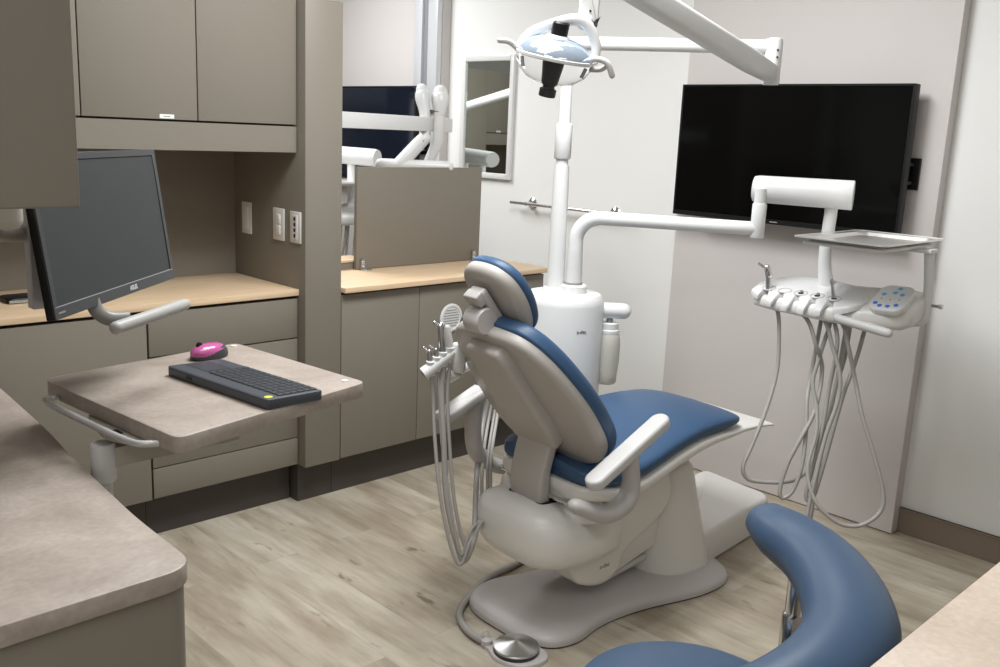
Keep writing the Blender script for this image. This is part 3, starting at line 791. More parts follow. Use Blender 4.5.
# rear lift housing and lift arm
rings = []
for (u, hw, zc, hh) in ((-.005, .08, .345, .05), (.008, .13, .343, .075), (.035, .17, .338, .094), (.08, .198, .334, .102), (.16, .208, .326, .104), (.26, .20, .315, .100), (.35, .18, .305, .09), (.40, .14, .30, .07)):
    r = []
    for k in range(32):
        th = 2 * PI * k / 32; c, s_ = math.cos(th), math.sin(th)
        r.append(Vector((u, math.copysign(abs(c) ** .55, c) * hw, zc + math.copysign(abs(s_) ** .7, s_) * hh)))
    rings.append(r)
cpart('lift_housing', stack(BM(), rings), 'offwhite', sharp=60)
# rounded lobe under the housing + flat arm up to the tower
arm2 = [(.20, .17), (.27, .125), (.35, .115), (.41, .15), (.44, .21), (.60, .285), (.655, .35), (.635, .435), (.56, .45), (.30, .385), (.16, .31)]
ap = [(p.x, p.y) for p in catmull([(a, b, 0) for a, b in arm2], 4, True)]
mz = Matrix(((1, 0, 0, 0), (0, 0, -1, 0), (0, 1, 0, 0), (0, 0, 0, 1)))
cpart('lift_arm', sl(ap, -.135, .135, rt=.02, rb=.02, mat=mz), 'offwhite', sharp=60)
cpart('lower_link', sl(round_poly([(.40, .10), (.66, .16), (.66, .27), (.40, .18)], .02), -.09, .09, rt=.01, rb=.01, mat=mz), 'offwhite')
cpart('lift_piston', tb([(.40, -.06, .085), (.62, -.06, .11)], .014, seg=14), 'pad')
# two humps on the housing beside the backrest bracket
for v in (-.145, .145):
    cpart('hinge_hump', lt([(.07, 0), (.066, .03), (.048, .055), (.02, .066), (0, .068)], 28, Matrix.Translation((.20, v, .395))), 'offwhite')
# chair lettering
tm = text_mesh('a-dec', .022, .0005, mz @ Matrix.Translation((.33, .185, .1355)))
cpart('lettering', tm, 'grey', label='small grey maker lettering')

# seat and legrest: profile along u, outline half-width along u
def seat_half(u):
    P = [(.125, .12), (.14, .165), (.17, .205), (.22, .238), (.28, .252), (.38, .258), (.5, .250), (.7, .232), (.9, .218), (1.0, .216), (1.3, .216)]
    for (a, b), (c, d_) in zip(P, P[1:]):
        if a <= u <= c: return b + (d_ - b) * (u - a) / (c - a)
    return P[0][1] if u < .125 else P[-1][1]
def seat_z(u):
    P = [(.10, .520), (.2, .518), (.3, .521), (.4, .541), (.5, .566), (.64, .588), (.8, .589), (.95, .573), (1.14, .545)]
    q = catmull([(a, b, 0) for a, b in P], 8)
    for a, b in zip(q, q[1:]):
        if a.x <= u <= b.x: return a.y + (b.y - a.y) * (u - a.x) / max(1e-6, b.x - a.x)
    return P[0][1] if u < 0 else P[-1][1]
def strip(us, half, zt, thick, n=14, crown=.0, edge=.6):
    """closed section loft along u"""
    rings = []
    for u in us:
        hw = half(u); z = zt(u); th = thick(u); r = []
        for k in range(40):
            a = 2 * PI * k / 40; c, s = math.cos(a), math.sin(a)
            y = math.copysign(abs(c) ** .38, c) * hw; zz = math.copysign(abs(s) ** .5, s)
            r.append(Vector((u, y, z + (zz * .5 - .5) * th + crown * (1 - (y / hw) ** 2) * (1 if zz > 0 else 0))))
        rings.append(r)
    return stack(BM(), rings)
us = [.145, .150, .16, .18, .21, .25, .30, .36, .42, .50, .58, .66, .74, .82, .87, .895, .905]
def blue_half(u): return seat_half(u) * (1 if u < .87 else 1 - .06 * ((u - .87) / .035) ** 2)
def blue_thick(u): return .060 if .16 < u < .80 else (.048 if u < .155 else max(.022, .060 - .30 * max(0, u - .80)))
cpart('seat_upholstery', strip(us, blue_half, lambda u: seat_z(u) + .045 + (.0 if u < .8 else -.06 * (u - .8)), blue_thick, crown=.008), 'blue', sharp=70, label='blue seat and legrest cushion')
us2 = [.132, .138, .15, .18, .22, .28, .36, .45, .55, .65, .75, .85, .92, 1.0, 1.07, 1.105, 1.115]
def pan_thick(u): return .055 if u < .6 else max(.016, .055 - .085 * (u - .6))
def pan_half(u): return seat_half(u) + .006 if u < 1.05 else seat_half(u) - .05 * (u - 1.05)
cpart('seat_pan', strip(us2, pan_half, lambda u: seat_z(u) - (.006 if u < .85 else .006 - .012 * min(1, (u - .85) / .1)), pan_thick), 'offwhite', sharp=70, label='pale seat pan and toe board')

# backrest: outline in the back plane (v across, s up), leaning
BL = Vector((.185, 0, .615)); lean = Vector((-.60, 0, .80))                      # up along the back
nf = Vector((.80, 0, .60))                                                     # front normal
mb = Matrix((Vector((0, 1, 0)), lean, nf)).transposed().to_4x4(); mb.translation = BL
bo = [(0, -.065), (.12, -.062), (.20, -.03), (.243, .04), (.254, .13), (.248, .22), (.228, .31), (.200, .385), (.158, .445), (.100, .476), (.0, .488)]
bo = bo + [(-a, b) for a, b in bo[1:-1]][::-1]
bp_ = ccw([(p.x, p.y) for p in catmull([(a, b, 0) for a, b in bo], 4, True)])
def bow(x, y): return -.10 * (x / .27) ** 2 * .35 + .05 * ((y - .2) / .28) ** 2 * .5
def bowf(x, y): return .30 * x * x * 1.2
cpart('backrest_shell', sl(bp_, -.030, .006, rb=.018, rt=.003, seg=4, zf=bowf, mat=mb), 'shell', sharp=60, label='grey backrest shell')
def scale2(p, k, c=(0, .21)): return [(c[0] + (a - c[0]) * k, c[1] + (b - c[1]) * k) for a, b in p]
cpart('backrest_upholstery', sl(scale2(bp_, 1.028), .004, .058, rt=.030, rb=.010, seg=5, zf=bowf, mat=mb), 'blue', sharp=70, label='blue backrest cushion')
# spine cover
sp = [(-.070, .44), (.070, .44), (.085, .40), (.105, .12), (.098, .04), (.07, .015), (-.07, .015), (-.098, .04), (-.105, .12), (-.085, .40)]
cpart('spine_cover', sl(round_poly(sp, .015), -.062, -.02, rb=.016, seg=4, mat=mb), 'shell', sharp=60)
sb = [(-.072, .05), (.072, .05), (.072, -.16), (.060, -.22), (-.060, -.22), (-.072, -.16)]
ms = Matrix.Translation((-.015, 0, 0)) @ mb
# lower bracket bends down into the housing
rings = []
for (u, z, hw, th) in ((.135, .64, .075, .020), (.118, .585, .074, .020), (.104, .53, .073, .020), (.100, .48, .073, .022), (.108, .43, .070, .024), (.118, .40, .064, .022)):
    rings.append([Vector((u + q[1], q[0], z)) for q in rrect(-hw, hw, -th, th, .010, 3)])
cpart('backrest_bracket', stack(BM(), rings), 'shell', sharp=60)
cpart('bracket_slot', sl(rrect(.08, .19, -.080, .080, .015), .425, .435), 'black')
# headrest
ho = [(0, -.135), (.048, -.124), (.086, -.085), (.108, -.020), (.110, .040), (.094, .090), (.054, .123), (0, .133)]
ho = ho + [(-a, b) for a, b in ho[1:-1]][::-1]
hp_ = ccw([(p.x, p.y) for p in catmull([(a, b, 0) for a, b in ho], 4, True)])
hl_ = Vector((-.58, 0, .815)); hn = Vector((.815, 0, .58))
mhr = Matrix((Vector((0, 1, 0)), hl_, hn)).transposed().to_4x4(); mhr.translation = Vector((-.060, 0, 1.076))
def hb(x, y): return .9 * x * x + .2 * y * y
cpart('headrest_shell', sl(hp_, -.028, .006, rb=.022, seg=5, zf=hb, mat=mhr), 'shell', sharp=60, label='grey headrest shell')
cpart('headrest_cushion', sl(scale2(hp_, 1.025, (0, 0)), .004, .046, rt=.028, rb=.010, seg=5, zf=hb, mat=mhr), 'blue', sharp=70, label='blue headrest cushion')
# headrest bracket: upper link, disc joint, lower link
kb = Matrix.Translation((0, 0, 0))
def bar2(p0, p1, hw, th, mat, name, r=.012):
    p0 = Vector(p0); p1 = Vector(p1); d = (p1 - p0); L_ = d.length
    m_ = axes(p0, Vector((0, 1, 0)), d)
    return cpart(name, sl(rrect(-hw, hw, -.01, L_ + .01, r, 4), -th, th, rt=.006, rb=.006, mat=m_), mat)
bar2((-.140, 0, 1.105), (-.020, 0, .955), .032, .013, 'armgrey', 'headrest_link')
bar2((-.155, 0, 1.095), (-.140, 0, 1.078), .030, .016, 'armgrey', 'headrest_clamp', r=.006)
cpart('headrest_joint', lt([(.0, -.034), (.036, -.034), (.040, -.028), (.040, .028), (.036, .034), (0, .034)], 32, frame((-.128, 0, 1.022), (0, 1, 0))), 'plate')
# armrests
for sgn, nm in ((-1, 'near'), (1, 'far')):
    v = .315 * sgn
    p0, p1 = (Vector((.060, v, .596)), Vector((.325, v, .722)))
    if sgn > 0: p0, p1 = Vector((.005, v, .635)), Vector((.16, v, .70))
    dd_ = (p1 - p0).normalized()
    ma_ = axes(p0, dd_, Vector((0, 1, 0)))
    L_ = (p1 - p0).length
    op = []
    if sgn < 0:
        for k in range(11): a = PI / 2 + PI * k / 10; op.append((.030 * math.cos(a), .031 * math.sin(a)))
        for k in range(11): a = -PI / 2 + PI * k / 10; op.append((L_ + .030 * math.cos(a), .031 * math.sin(a)))
    else:
        op = rrect(-.02, L_ + .0, -.036, .036, .008, 3)
    a_ = cpart('armrest_pad', sl(op, -.022, .014, rt=.010, rb=.012, seg=4, mat=ma_), 'pad', sharp=60)
    if sgn < 0:
        pts = [(.20, v, .640), (.215, v, .56), (.205, v, .510), (.165, v, .485), (.10, v, .482), (.02, v + .03, .515)]
        rad = [.028, .030, .033, .034, .032, .028]
    else:
        pts = [(.135, v, .665), (.125, v, .58), (.135, v, .50), (.17, v, .45), (.22, v - .02, .42), (.25, v - .04, .41)]
        rad = [.030, .032, .034, .034, .032, .028]
    cpart('armrest_support', tb(pts, rad, seg=18, smooth=5, round_cap=True, flat=.8), 'armgrey', sharp=60)
cpart('pivot_rod', tb([(.05, -.30, .50), (.12, -.06, .455)], .008, seg=12), 'chrome', label='chrome pivot rod')
cpart('pivot_rod', tb([(.22, .30, .425), (.17, .06, .45)], .008, seg=12), 'chrome', label='chrome pivot rod')

# ------------------------------------------------------------------ assistant's holder with suction and syringe
t = thing('instrument_holder', 'white assistant holder bar with four cradles left of the chair backrest', 'instrument holder', (1.935, 2.14, .81))
part(t, 'canister', lt([(.0, .806), (.019, .806), (.022, .811), (.022, .893), (.019, .898), (0, .899)], 28, Matrix.Translation((1.940, 2.130, 0))), 'white')
q0, q1 = Vector((1.846, 2.180, .806)), Vector((1.925, 2.140, .872))
part(t, 'bar', tb([q0 - (q1 - q0) * .02, q0, q1], [.016, .022, .018], seg=18), 'white')
part(t, 'bar_end', lt([(.022, 0), (.022, .006), (.012, .008), (.011, .003), (0, .003)], 20, frame(q0 + Vector((-.0, 0, 0)), -(q1 - q0))), 'white')
part(t, 'end_hole', lt([(.0105, 0), (.0105, .006), (0, .006)], 16, frame(q0 - (q1 - q0).normalized() * .0045, -(q1 - q0))), 'grey')
for k in range(4):
    c = q0.lerp(q1, .20 + .22 * k)
    part(t, 'cradle', tb([c + Vector((0, 0, -.022)), c + Vector((-.002, -.002, .024))], [.013, .016], seg=14), 'white')
part(t, 'lever', tb([(1.950, 2.12, .855), (1.988, 2.085, .868)], .0045, seg=8), 'pad')
part(t, 'support_arm', tb([(1.937, 2.137, .806), (1.95, 2.19, .775), (2.10, 2.28, .77), (2.40, 2.33, .77), (2.56, 2.335, .77)], .022, seg=14, smooth=5), 'white')
IG = 'instruments in the assistant holder'
def asst(k, ups, r0, label, name, cat, hose, hr, body='steel'):
    c = q0.lerp(q1, .20 + .22 * k)
    t = thing(name, label, cat, c, group=IG)
    up_ = Vector((-.10, .08, 1)).normalized()
    part(t, 'body', tb([c + up_ * -.02, c + up_ * ups * .5, c + up_ * ups], [r0, r0 * 1.1, r0 * .85], seg=14, round_cap=True), body)
    part(t, 'tip', tb([c + up_ * (ups - .004), c + up_ * (ups + .012) + Vector((-.012, .012, 0))], [r0 * .7, r0 * .45], seg=10, round_cap=True), 'chrome')
    part(t, 'hose', tb([c + up_ * -.02] + hose, hr, seg=10, smooth=6), 'hose')
    return t
asst(0, .055, .008, 'small steel valve in the holder cradle nearest the open bar end', 'suction_valve', 'suction valve',
     [(1.868, 2.165, .72), (1.858, 2.14, .60), (1.842, 2.085, .42), (1.845, 2.03, .27), (1.862, 2.002, .222), (1.895, 2.00, .29), (1.985, 2.050, 0.340), (2.120, 2.190, 0.445), (2.260, 2.310, .56), (2.320, 2.325, .755)], .006)
asst(1, .045, .008, 'short steel valve second from the open end of the holder bar', 'suction_valve', 'suction valve',
     [(1.882, 2.15, .72), (1.872, 2.12, .58), (1.866, 2.07, .42), (1.862, 2.025, .29), (1.872, 2.008, .25), (1.905, 2.01, .32), (1.997, 2.038, 0.352), (2.132, 2.178, 0.457), (2.272, 2.298, .56), (2.332, 2.325, .755)], .005)
asst(2, .105, .0105, 'tall steel syringe with a pointed head in the holder', 'syringe', 'syringe',
     [(1.889, 2.15, .74), (1.878, 2.12, .60), (1.862, 2.08, .42), (1.866, 2.03, .28), (1.880, 2.005, .228), (1.915, 2.00, .30), (1.973, 2.062, 0.328), (2.108, 2.202, 0.433), (2.248, 2.322, .56), (2.308, 2.325, .755)], .0095)
asst(3, .085, .013, 'thick grey suction handle in the holder cradle nearest the white canister', 'saliva_suction', 'suction',
     [(1.905, 2.14, .74), (1.892, 2.11, .60), (1.876, 2.06, .42), (1.880, 2.02, .30), (1.895, 2.0, .255), (1.93, 2.0, .33), (2.005, 2.030, 0.360), (2.140, 2.170, 0.465), (2.280, 2.290, .56), (2.340, 2.325, .755)], .006, 'armgrey')

# ------------------------------------------------------------------ foot control
t = thing('foot_control', 'round steel foot control with a grey hose on the floor by the chair base', 'foot control', (1.895, 1.778, 0))
fc = Vector((1.895, 1.778, 0))
part(t, 'base', sl([(p.x, p.y) for p in catmull([(1.955, 1.70, 0), (1.97, 1.78, 0), (1.935, 1.85, 0), (1.87, 1.885, 0), (1.845, 1.88, 0), (1.84, 1.845, 0), (1.82, 1.79, 0), (1.84, 1.715, 0), (1.90, 1.685, 0)], 5, True)], .0, .014, rt=.005), 'plate')
part(t, 'disc_skirt', lt([(.069, .012), (.070, .018), (.070, .026), (.066, .028), (0, .028)], 44, Matrix.Translation(fc)), 'darkgrey')
d_ = part(t, 'disc', lt([(.070, .026), (.071, .029), (.069, .032), (.012, .047), (.006, .050), (0, .051)], 56, Matrix.Translation((0, 0, 0))), 'spin', world=False, label='spun steel disc')
part(t, 'ring_handle', tb([(1.845, 1.875, .012), (1.850, 1.878, .045), (1.862, 1.874, .052), (1.866, 1.868, .040), (1.862, 1.862, .014)], .003, seg=8, smooth=4), 'plate')
part(t, 'cable_boot', lt([(.018, .012), (.018, .026), (.012, .030), (0, .03)], 20, Matrix.Translation((1.857, 1.868, 0))), 'plate')
part(t, 'hose', tb([(1.857, 1.872, .018), (1.852, 1.905, .016), (1.862, 1.965, .015), (1.895, 2.035, .015), (1.95, 2.085, .015), (2.05, 2.135, .015), (2.16, 2.175, .015), (2.30, 2.19, .015), (2.42, 2.21, .015), (2.58, 2.28, .015)], .0115, seg=12, smooth=6), 'hose')

# ------------------------------------------------------------------ neighbouring bay, seen through the opening
t = thing('support_arm', 'flat white bar crossing the opening above the privacy screen', 'arm', (2.2, 3.35, 1.57))
s0 = Vector((2.19, 3.345, 1.572)); s1 = Vector((3.246, 3.70, 1.572)); dv = (s1 - s0)
m_ = axes(s0, dv, Vector((0, 0, 1)).cross(dv))
part(t, 'beam', bxo(0, dv.length, -.02, .02, -.034, .034, .004, 2, mat=m_), 'white')
part(t, 'end_cap', bxo(dv.length - .012, dv.length + .001, -.0206, .0206, -.0346, .0346, .004, 2, mat=m_), 'white')

t = thing('wall_track', 'tall grey metal track beside the television in the next bay', 'track', (3.7, 4.40, 1.7))
bm = BM(); box(bm, 3.69, 3.727, 4.475, 4.545, 1.66, 2.75, .003, 2); box(bm, 3.69, 3.727, 4.335, 4.42, 1.66, 2.75, .003, 2)
part(t, 'rail', bm, 'alu')
part(t, 'groove', bxo(3.708, 3.727, 4.42, 4.475, 1.66, 2.75), 'track_dark', label='dark groove')

XG = 'folded white arms in the next bay'
t = thing('jointed_arm', 'white jointed arm with a rounded knuckle, nearest the television in the next bay', 'arm', (3.03, 3.64, 1.4), group=XG)
kx = [(3.036, 3.671, 1.735), (3.037, 3.668, 1.72), (3.032, 3.660, 1.69), (3.033, 3.640, 1.62), (3.028, 3.634, 1.50)]
part(t, 'upper_link', tb(kx, [.030, .036, .036, .028, .026], seg=20, smooth=5, round_cap=True, flat=.9), 'white')
part(t, 'forearm', tb([(3.028, 3.632, 1.505), (3.00, 3.65, 1.47), (2.955, 3.672, 1.415), (2.925, 3.690, 1.375)], [.032, .034, .035, .036], seg=18, smooth=4, round_cap=True), 'white')
part(t, 'screw', lt([(.005, 0), (.005, .002), (0, .002)], 10, frame((3.004, 3.612, 1.492), (-.7, -.7, .1))), 'black')
part(t, 'platform', tb([(2.855, 3.75, 1.372), (3.09, 3.52, 1.372)], .028, seg=18, round_cap=True), 'white')
part(t, 'stand', tb([(2.93, 3.72, 1.36), (2.96, 3.85, 1.2), (2.99, 3.95, .6), (2.99, 3.95, 0)], .026, seg=14, smooth=4), 'white')
t = thing('jointed_arm', 'white rounded arm end, the right one of the pair beside the grey track', 'arm', (3.09, 3.60, 1.5), group=XG)
part(t, 'knuckle', tb([(3.106, 3.614, 1.727), (3.105, 3.612, 1.71), (3.098, 3.604, 1.68), (3.092, 3.598, 1.63)], [.036, .045, .044, .030], seg=20, smooth=5, round_cap=True, flat=.9), 'white')
part(t, 'link', tb([(3.092, 3.60, 1.64), (3.09, 3.60, 1.50), (3.11, 3.80, 1.2), (3.12, 3.95, .6), (3.12, 3.95, 0)], .027, seg=18), 'white')
part(t, 'joint_ring', lt([(.0275, 0), (.0285, .001), (.0285, .004), (.0275, .005)], 24, Matrix.Translation((3.091, 3.60, 1.632))), 'grey')

t = thing('delivery_unit', 'partly hidden white delivery unit in the next bay behind the privacy screen', 'dental unit', (3.26, 4.56, 0))
part(t, 'flexible_arm', tb([(3.145, 4.860, 1.385), (3.150, 4.846, 1.385), (3.313, 4.411, 1.375), (3.320, 4.393, 1.375)], [.045, .050, .050, .046], seg=28), 'white', sharp=50)
part(t, 'stem', tb([(3.255, 4.56, 1.38), (3.255, 4.555, 1.28), (3.25, 4.55, 1.06)], .023, seg=16), 'white')
part(t, 'tray_plate', sl(rrect(3.03, 3.43, 4.36, 4.62, .03), 1.222, 1.233, rt=.003), 'white')
part(t, 'pan', sl(rrect(3.00, 3.46, 4.335, 4.645, .035), 1.235, 1.245, rt=.003), 'traysteel')
part(t, 'head', sl(rrect(3.06, 3.30, 4.33, 4.80, .09), 1.02, 1.085, rt=.025, rb=.02, zf=lambda x, y: .2 * (x - 3.2)), 'white')
part(t, 'probe', tb([(3.12, 4.47, 1.06), (3.09, 4.47, 1.13)], [.009, .005], seg=8), 'darkgrey')
part(t, 'probe', tb([(3.12, 4.53, 1.06), (3.09, 4.535, 1.12)], [.009, .005], seg=8), 'darkgrey')
for k in range(4):
    y = 4.42 + k * .07
    part(t, 'hose', tb([(3.13, y, 1.03), (3.11, y - .01, .9), (3.06, y + .02, .62), (3.04, y, .38), (3.08, y - .06, .36), (3.14, y - .05, .8), (3.18, y - .02, 1.02)], .008, seg=8, smooth=5), 'hose')
part(t, 'floor_stand', tb([(3.15, 4.84, 1.38), (3.15, 4.84, .02)], .022, seg=14), 'white')
part(t, 'foot', lt([(.16, 0), (.16, .012), (.05, .03), (0, .03)], 28, Matrix.Translation((3.15, 4.84, 0))), 'white')

t = thing('operatory_light', 'white lamp arm of the next bay, seen slanting across the wall mirror', 'dental lamp', (2.62, 5.70, 0))
part(t, 'pole', lt([(.16, 0), (.16, .02), (.030, .03), (.028, 1.40), (.0225, 1.42), (.0225, 1.80), (0, 1.81)], 24, Matrix.Translation((2.62, 5.70, 0))), 'white')
part(t, 'horizontal_arm', tb([(2.62, 5.70, 1.79), (3.0, 5.05, 1.79)], .0235, seg=16, round_cap=True), 'white')
part(t, 'elbow', lt([(.027, -.12), (.029, .02), (0, .03)], 20, Matrix.Translation((3.0, 5.05, 1.79))), 'white')
part(t, 'spring_arm', tb([(2.99, 5.05, 1.71), (1.95, 5.02, 2.0)], [.030, .036], seg=16, round_cap=True), 'white')
part(t, 'link_plate', bxo(1.93, 1.97, 5.0, 5.04, 1.86, 2.0, .006, 2), 'white')
part(t, 'reflector', lt([(.10, 1.76), (.098, 1.77), (.07, 1.80), (.0, 1.812)], 32, Matrix.Translation((1.95, 5.02, .0))), 'white')
part(t, 'lens_shield', lt([(.0, 1.70), (.06, 1.71), (.098, 1.758), (0, 1.758)], 32, Matrix.Translation((1.95, 5.02, .0))), 'clear')
part(t, 'yoke', tb([(1.95, 5.02, 1.87), (1.95, 5.02, 1.80)], .02, seg=12), 'white')

# casework of the next bay: what the wall mirror shows
upper_unit(.70, [1.11, 1.46], 1.80, 6.10, 6.62, 1.438, 2.06, 'taupe hanging cabinet of the next bay, seen in the wall mirror', 1.62)
t = thing('tall_column', 'tall taupe column panel of the next bay, seen in the wall mirror', 'column', (1.9, 6.3, 0))
part(t, 'panel', bxo(1.803, 2.15, 6.06, 6.62, .168, 2.06, .0015, 2), 'taupe')
part(t, 'kick_plate', bxo(1.808, 2.15, 6.12, 6.60, 0, .166), 'kick')
t = thing('base_cabinet', 'taupe base cabinet of the next bay under the mirrored niche', 'cabinet', (1.25, 6.35, 0))
part(t, 'body', bxo(.70, 1.80, 6.12, 6.62, .168, .878), 'taupe')
for (x0, x1) in ((.70, 1.11), (1.114, 1.46), (1.464, 1.797)): door_part(t, 'door', x0, x1, .17, .868, 6.10)
part(t, 'kick_plate', bxo(.70, 1.80, 6.17, 6.60, 0, .166), 'kick')
solo('back_panel', bxo(.70, 1.803, 6.602, 6.62, .905, 1.538), 'taupe', 'taupe niche back panel of the next bay', 'panel', (1.25, 6.61, .905))
solo('countertop', bxo(.70, 1.802, 6.092, 6.60, .880, .905, .002, 2), 'wood', 'light wood countertop of the next bay', 'countertop', (1.25, 6.35, .88))

# ------------------------------------------------------------------ foreground left: counter, hanging cabinet, monitor, desk tray
lc = [(-.30, 1.214), (.607, 1.228), (.611, 1.45), (.638, 1.80), (.660, 2.0), (.684, 2.36), (.70, 2.60), (-.30, 2.60)]
lc = round_poly(lc, [0, .055, .05, .05, .05, .05, .02, 0], 6)
solo('countertop', sl(lc, .868, .900, rt=.003, rb=.002, seg=2), 'stone', 'beige stone-look worktop with a rounded corner at lower left', 'countertop', (.2, 1.9, .868))
t = thing('base_cabinet', 'taupe cabinet under the stone-look worktop at lower left', 'cabinet', (.15, 1.9, 0))
cb = round_poly([(-.30, 1.222), (.600, 1.238), (.602, 1.46), (.627, 1.80), (.675, 2.36), (.690, 2.58), (-.30, 2.58)], [0, .035, .02, .02, .02, .01, 0], 5)
part(t, 'end_panel', sl(cb, .10, .867), 'taupe')
part(t, 'kick_plate', sl(offset2(ccw(cb), .05), 0, .10), 'kick')
t = thing('wall_cabinet', 'taupe hanging cabinet in the top left corner, nearest the camera', 'cabinet', (.1, 1.7, 1.436))
part(t, 'carcass', bxo(-.30, .430, 1.22, 2.45, 1.440, 2.45, .002, 1), 'taupe')
part(t, 'end_panel', bxo(-.30, .4515, 1.200, 1.219, 1.436, 2.45, .003, 3), 'taupe')
part(t, 'door', bxo(.4315, .4515, 1.222, 1.83, 1.438, 2.448, .002, 1), 'taupe')
part(t, 'door', bxo(.4315, .4515, 1.834, 2.448, 1.438, 2.448, .002, 1), 'taupe')
struct('trim_3', bxo(-.34, -.30, 1.185, 3.70, 0, 2.75), 'wall')

# monitor hanging from a mount under that cabinet
ML = Vector((.576, 1.670, 1.198)); MR = Vector((.950, 2.001, 1.198))
ex = (MR - ML).normalized(); nh = Vector((ex.y, -ex.x, 0))       # faces the chair
th_ = math.radians(7.7); ey = (Vector((0, 0, 1)) * math.cos(th_) - nh * math.sin(th_)).normalized()
mm = axes(ML, ex, ey); W_ = (MR - ML).length; HH = .285
t = thing('monitor', 'dark flat computer monitor tilted back above the niche counter', 'monitor', (.70, 1.75, 1.22))
part(t, 'housing', bxo(0, W_, 0, HH, -.017, -.002, .002, 2, mat=mm), 'black')
part(t, 'screen', bxo(.014, W_ - .014, .022, HH - .014, -.004, -.0006, mat=mm), 'screen')
bm = BM()
box(bm, 0, W_, 0, .021, -.0025, .0012, .0006, 1, mat=mm); box(bm, 0, W_, HH - .013, HH, -.0025, .0012, .0006, 1, mat=mm)
box(bm, 0, .013, .019, HH - .012, -.0025, .0012, .0006, 1, mat=mm); box(bm, W_ - .013, W_, .019, HH - .012, -.0025, .0012, .0006, 1, mat=mm)
part(t, 'bezel', bm, 'bezel')
part(t, 'bezel_line', bxo(.004, W_ - .004, .0205, .0220, -.002, .0018, mat=mm), 'grey')
part(t, 'lettering', text_mesh('ASUS', .0135, .0004, mm @ Matrix.Translation((W_ * .60, .0105, .0015))), 'sticker', label='pale maker lettering')
part(t, 'model_mark', bxo(.012, .034, .009, .012, .0012, .0016, mat=mm), 'grey')
part(t, 'back_bulge', bxo(.12, W_ - .12, .07, .22, -.050, -.013, .01, 2, mat=mm), 'black')
part(t, 'mount_head', bxo(W_ / 2 - .05, W_ / 2 + .05, .10, .20, -.085, -.053, .004, 2, mat=mm), 'silver')
# handle under the screen
ha = mm @ Vector((.20, .0, -.02)); 
hb_ = [mm @ Vector((.150, .012, -.010)), mm @ Vector((.152, -.012, -.004)), mm @ Vector((.165, -.030, .012)), mm @ Vector((.19, -.036, .036))]
part(t, 'handle_stem', tb(hb_, .009, seg=12, smooth=5, flat=1.6), 'stem', label='grey curved stem')
g0 = Vector((.694, 1.703, 1.166)); g1 = Vector((.886, 1.824, 1.172))
part(t, 'handle_grip', tb([g0, g1], .0125, seg=18, round_cap=True), 'grip', label='pale grey grip bar')

t = thing('monitor_mount', 'beige bracket with a hanging post under the near hanging cabinet', 'bracket', (.5, 1.75, 1.436))
part(t, 'bracket', sl(round_poly([(.20, 1.62), (.52, 1.62), (.56, 1.80), (.20, 1.80)], .02), 1.362, 1.436, rb=.015), 'beige')
part(t, 'lip', sl(rrect(.30, .47, 1.64, 1.78, .02), 1.348, 1.364, rb=.008), 'beige')
part(t, 'post', bxo(.582, .624, 1.80, 1.825, 1.195, 1.40, .002, 1), 'silver', label='grey hanging post')
part(t, 'cross_arm', tb([(.50, 1.78, 1.34), (.59, 1.83, 1.33), (.66, 1.87, 1.33), (.70, 1.87, 1.33)], .014, seg=12), 'beige')

# desk tray
tp = [(.667, 2.036), (1.164, 2.116), (1.207, 1.624), (.714, 1.510)]
t = thing('keyboard_stand', 'beige stone-look swivel tray with a silver rail carrying the keyboard', 'stand', (.70, 1.75, .80))
part(t, 'tray_top', sl(round_poly(tp, [.025, .025, .025, .04], 6), .968, 1.000, rt=.003, rb=.002, seg=2), 'stone')
for (x, y) in ((1.172, 1.656), (1.140, 2.085)):
    part(t, 'bumper_dot', lt([(.007, 0), (.007, .002), (0, .002)], 14, Matrix.Translation((x, y, 1.0))), 'sticker', label='small white dot')
part(t, 'rail', tb([(.695, 1.965, .974), (.665, 1.962, .974), (.645, 1.945, .974), (.658, 1.75, .974), (.672, 1.620, .974), (.690, 1.585, .974), (.74, 1.570, .974)], .0065, seg=14, smooth=4), 'silver', label='silver side rail')
part(t, 'bracket', sl(round_poly([(.660, 1.70), (.682, 1.64), (.80, 1.56), (1.0, 1.68), (1.0, 1.90), (.80, 1.95), (.680, 1.83)], .02), .956, .967, rb=.004), 'beige')
part(t, 'socket', bxo(.676, .692, 1.685, 1.715, .9665, .9675), 'black')
part(t, 'hub', lt([(0, .872), (.021, .872), (.023, .876), (.023, .943), (.020, .947), (0, .947)], 28, Matrix.Translation((.662, 1.712, 0))), 'pad')
part(t, 'hub_arm', sl(round_poly([(.655, 1.725), (.665, 1.697), (.92, 1.66), (.95, 1.80)], .008), .900, .938, zf=lambda x, y: .07 * max(0, x - .69)), 'beige')
part(t, 'post', lt([(.016, .70), (.016, .874), (0, .874)], 24, Matrix.Translation((.662, 1.712, 0))), 'silver')
part(t, 'wall_arm', tb([(.662, 1.712, .72), (.58, 1.75, .72)], .022, seg=14), 'silver')

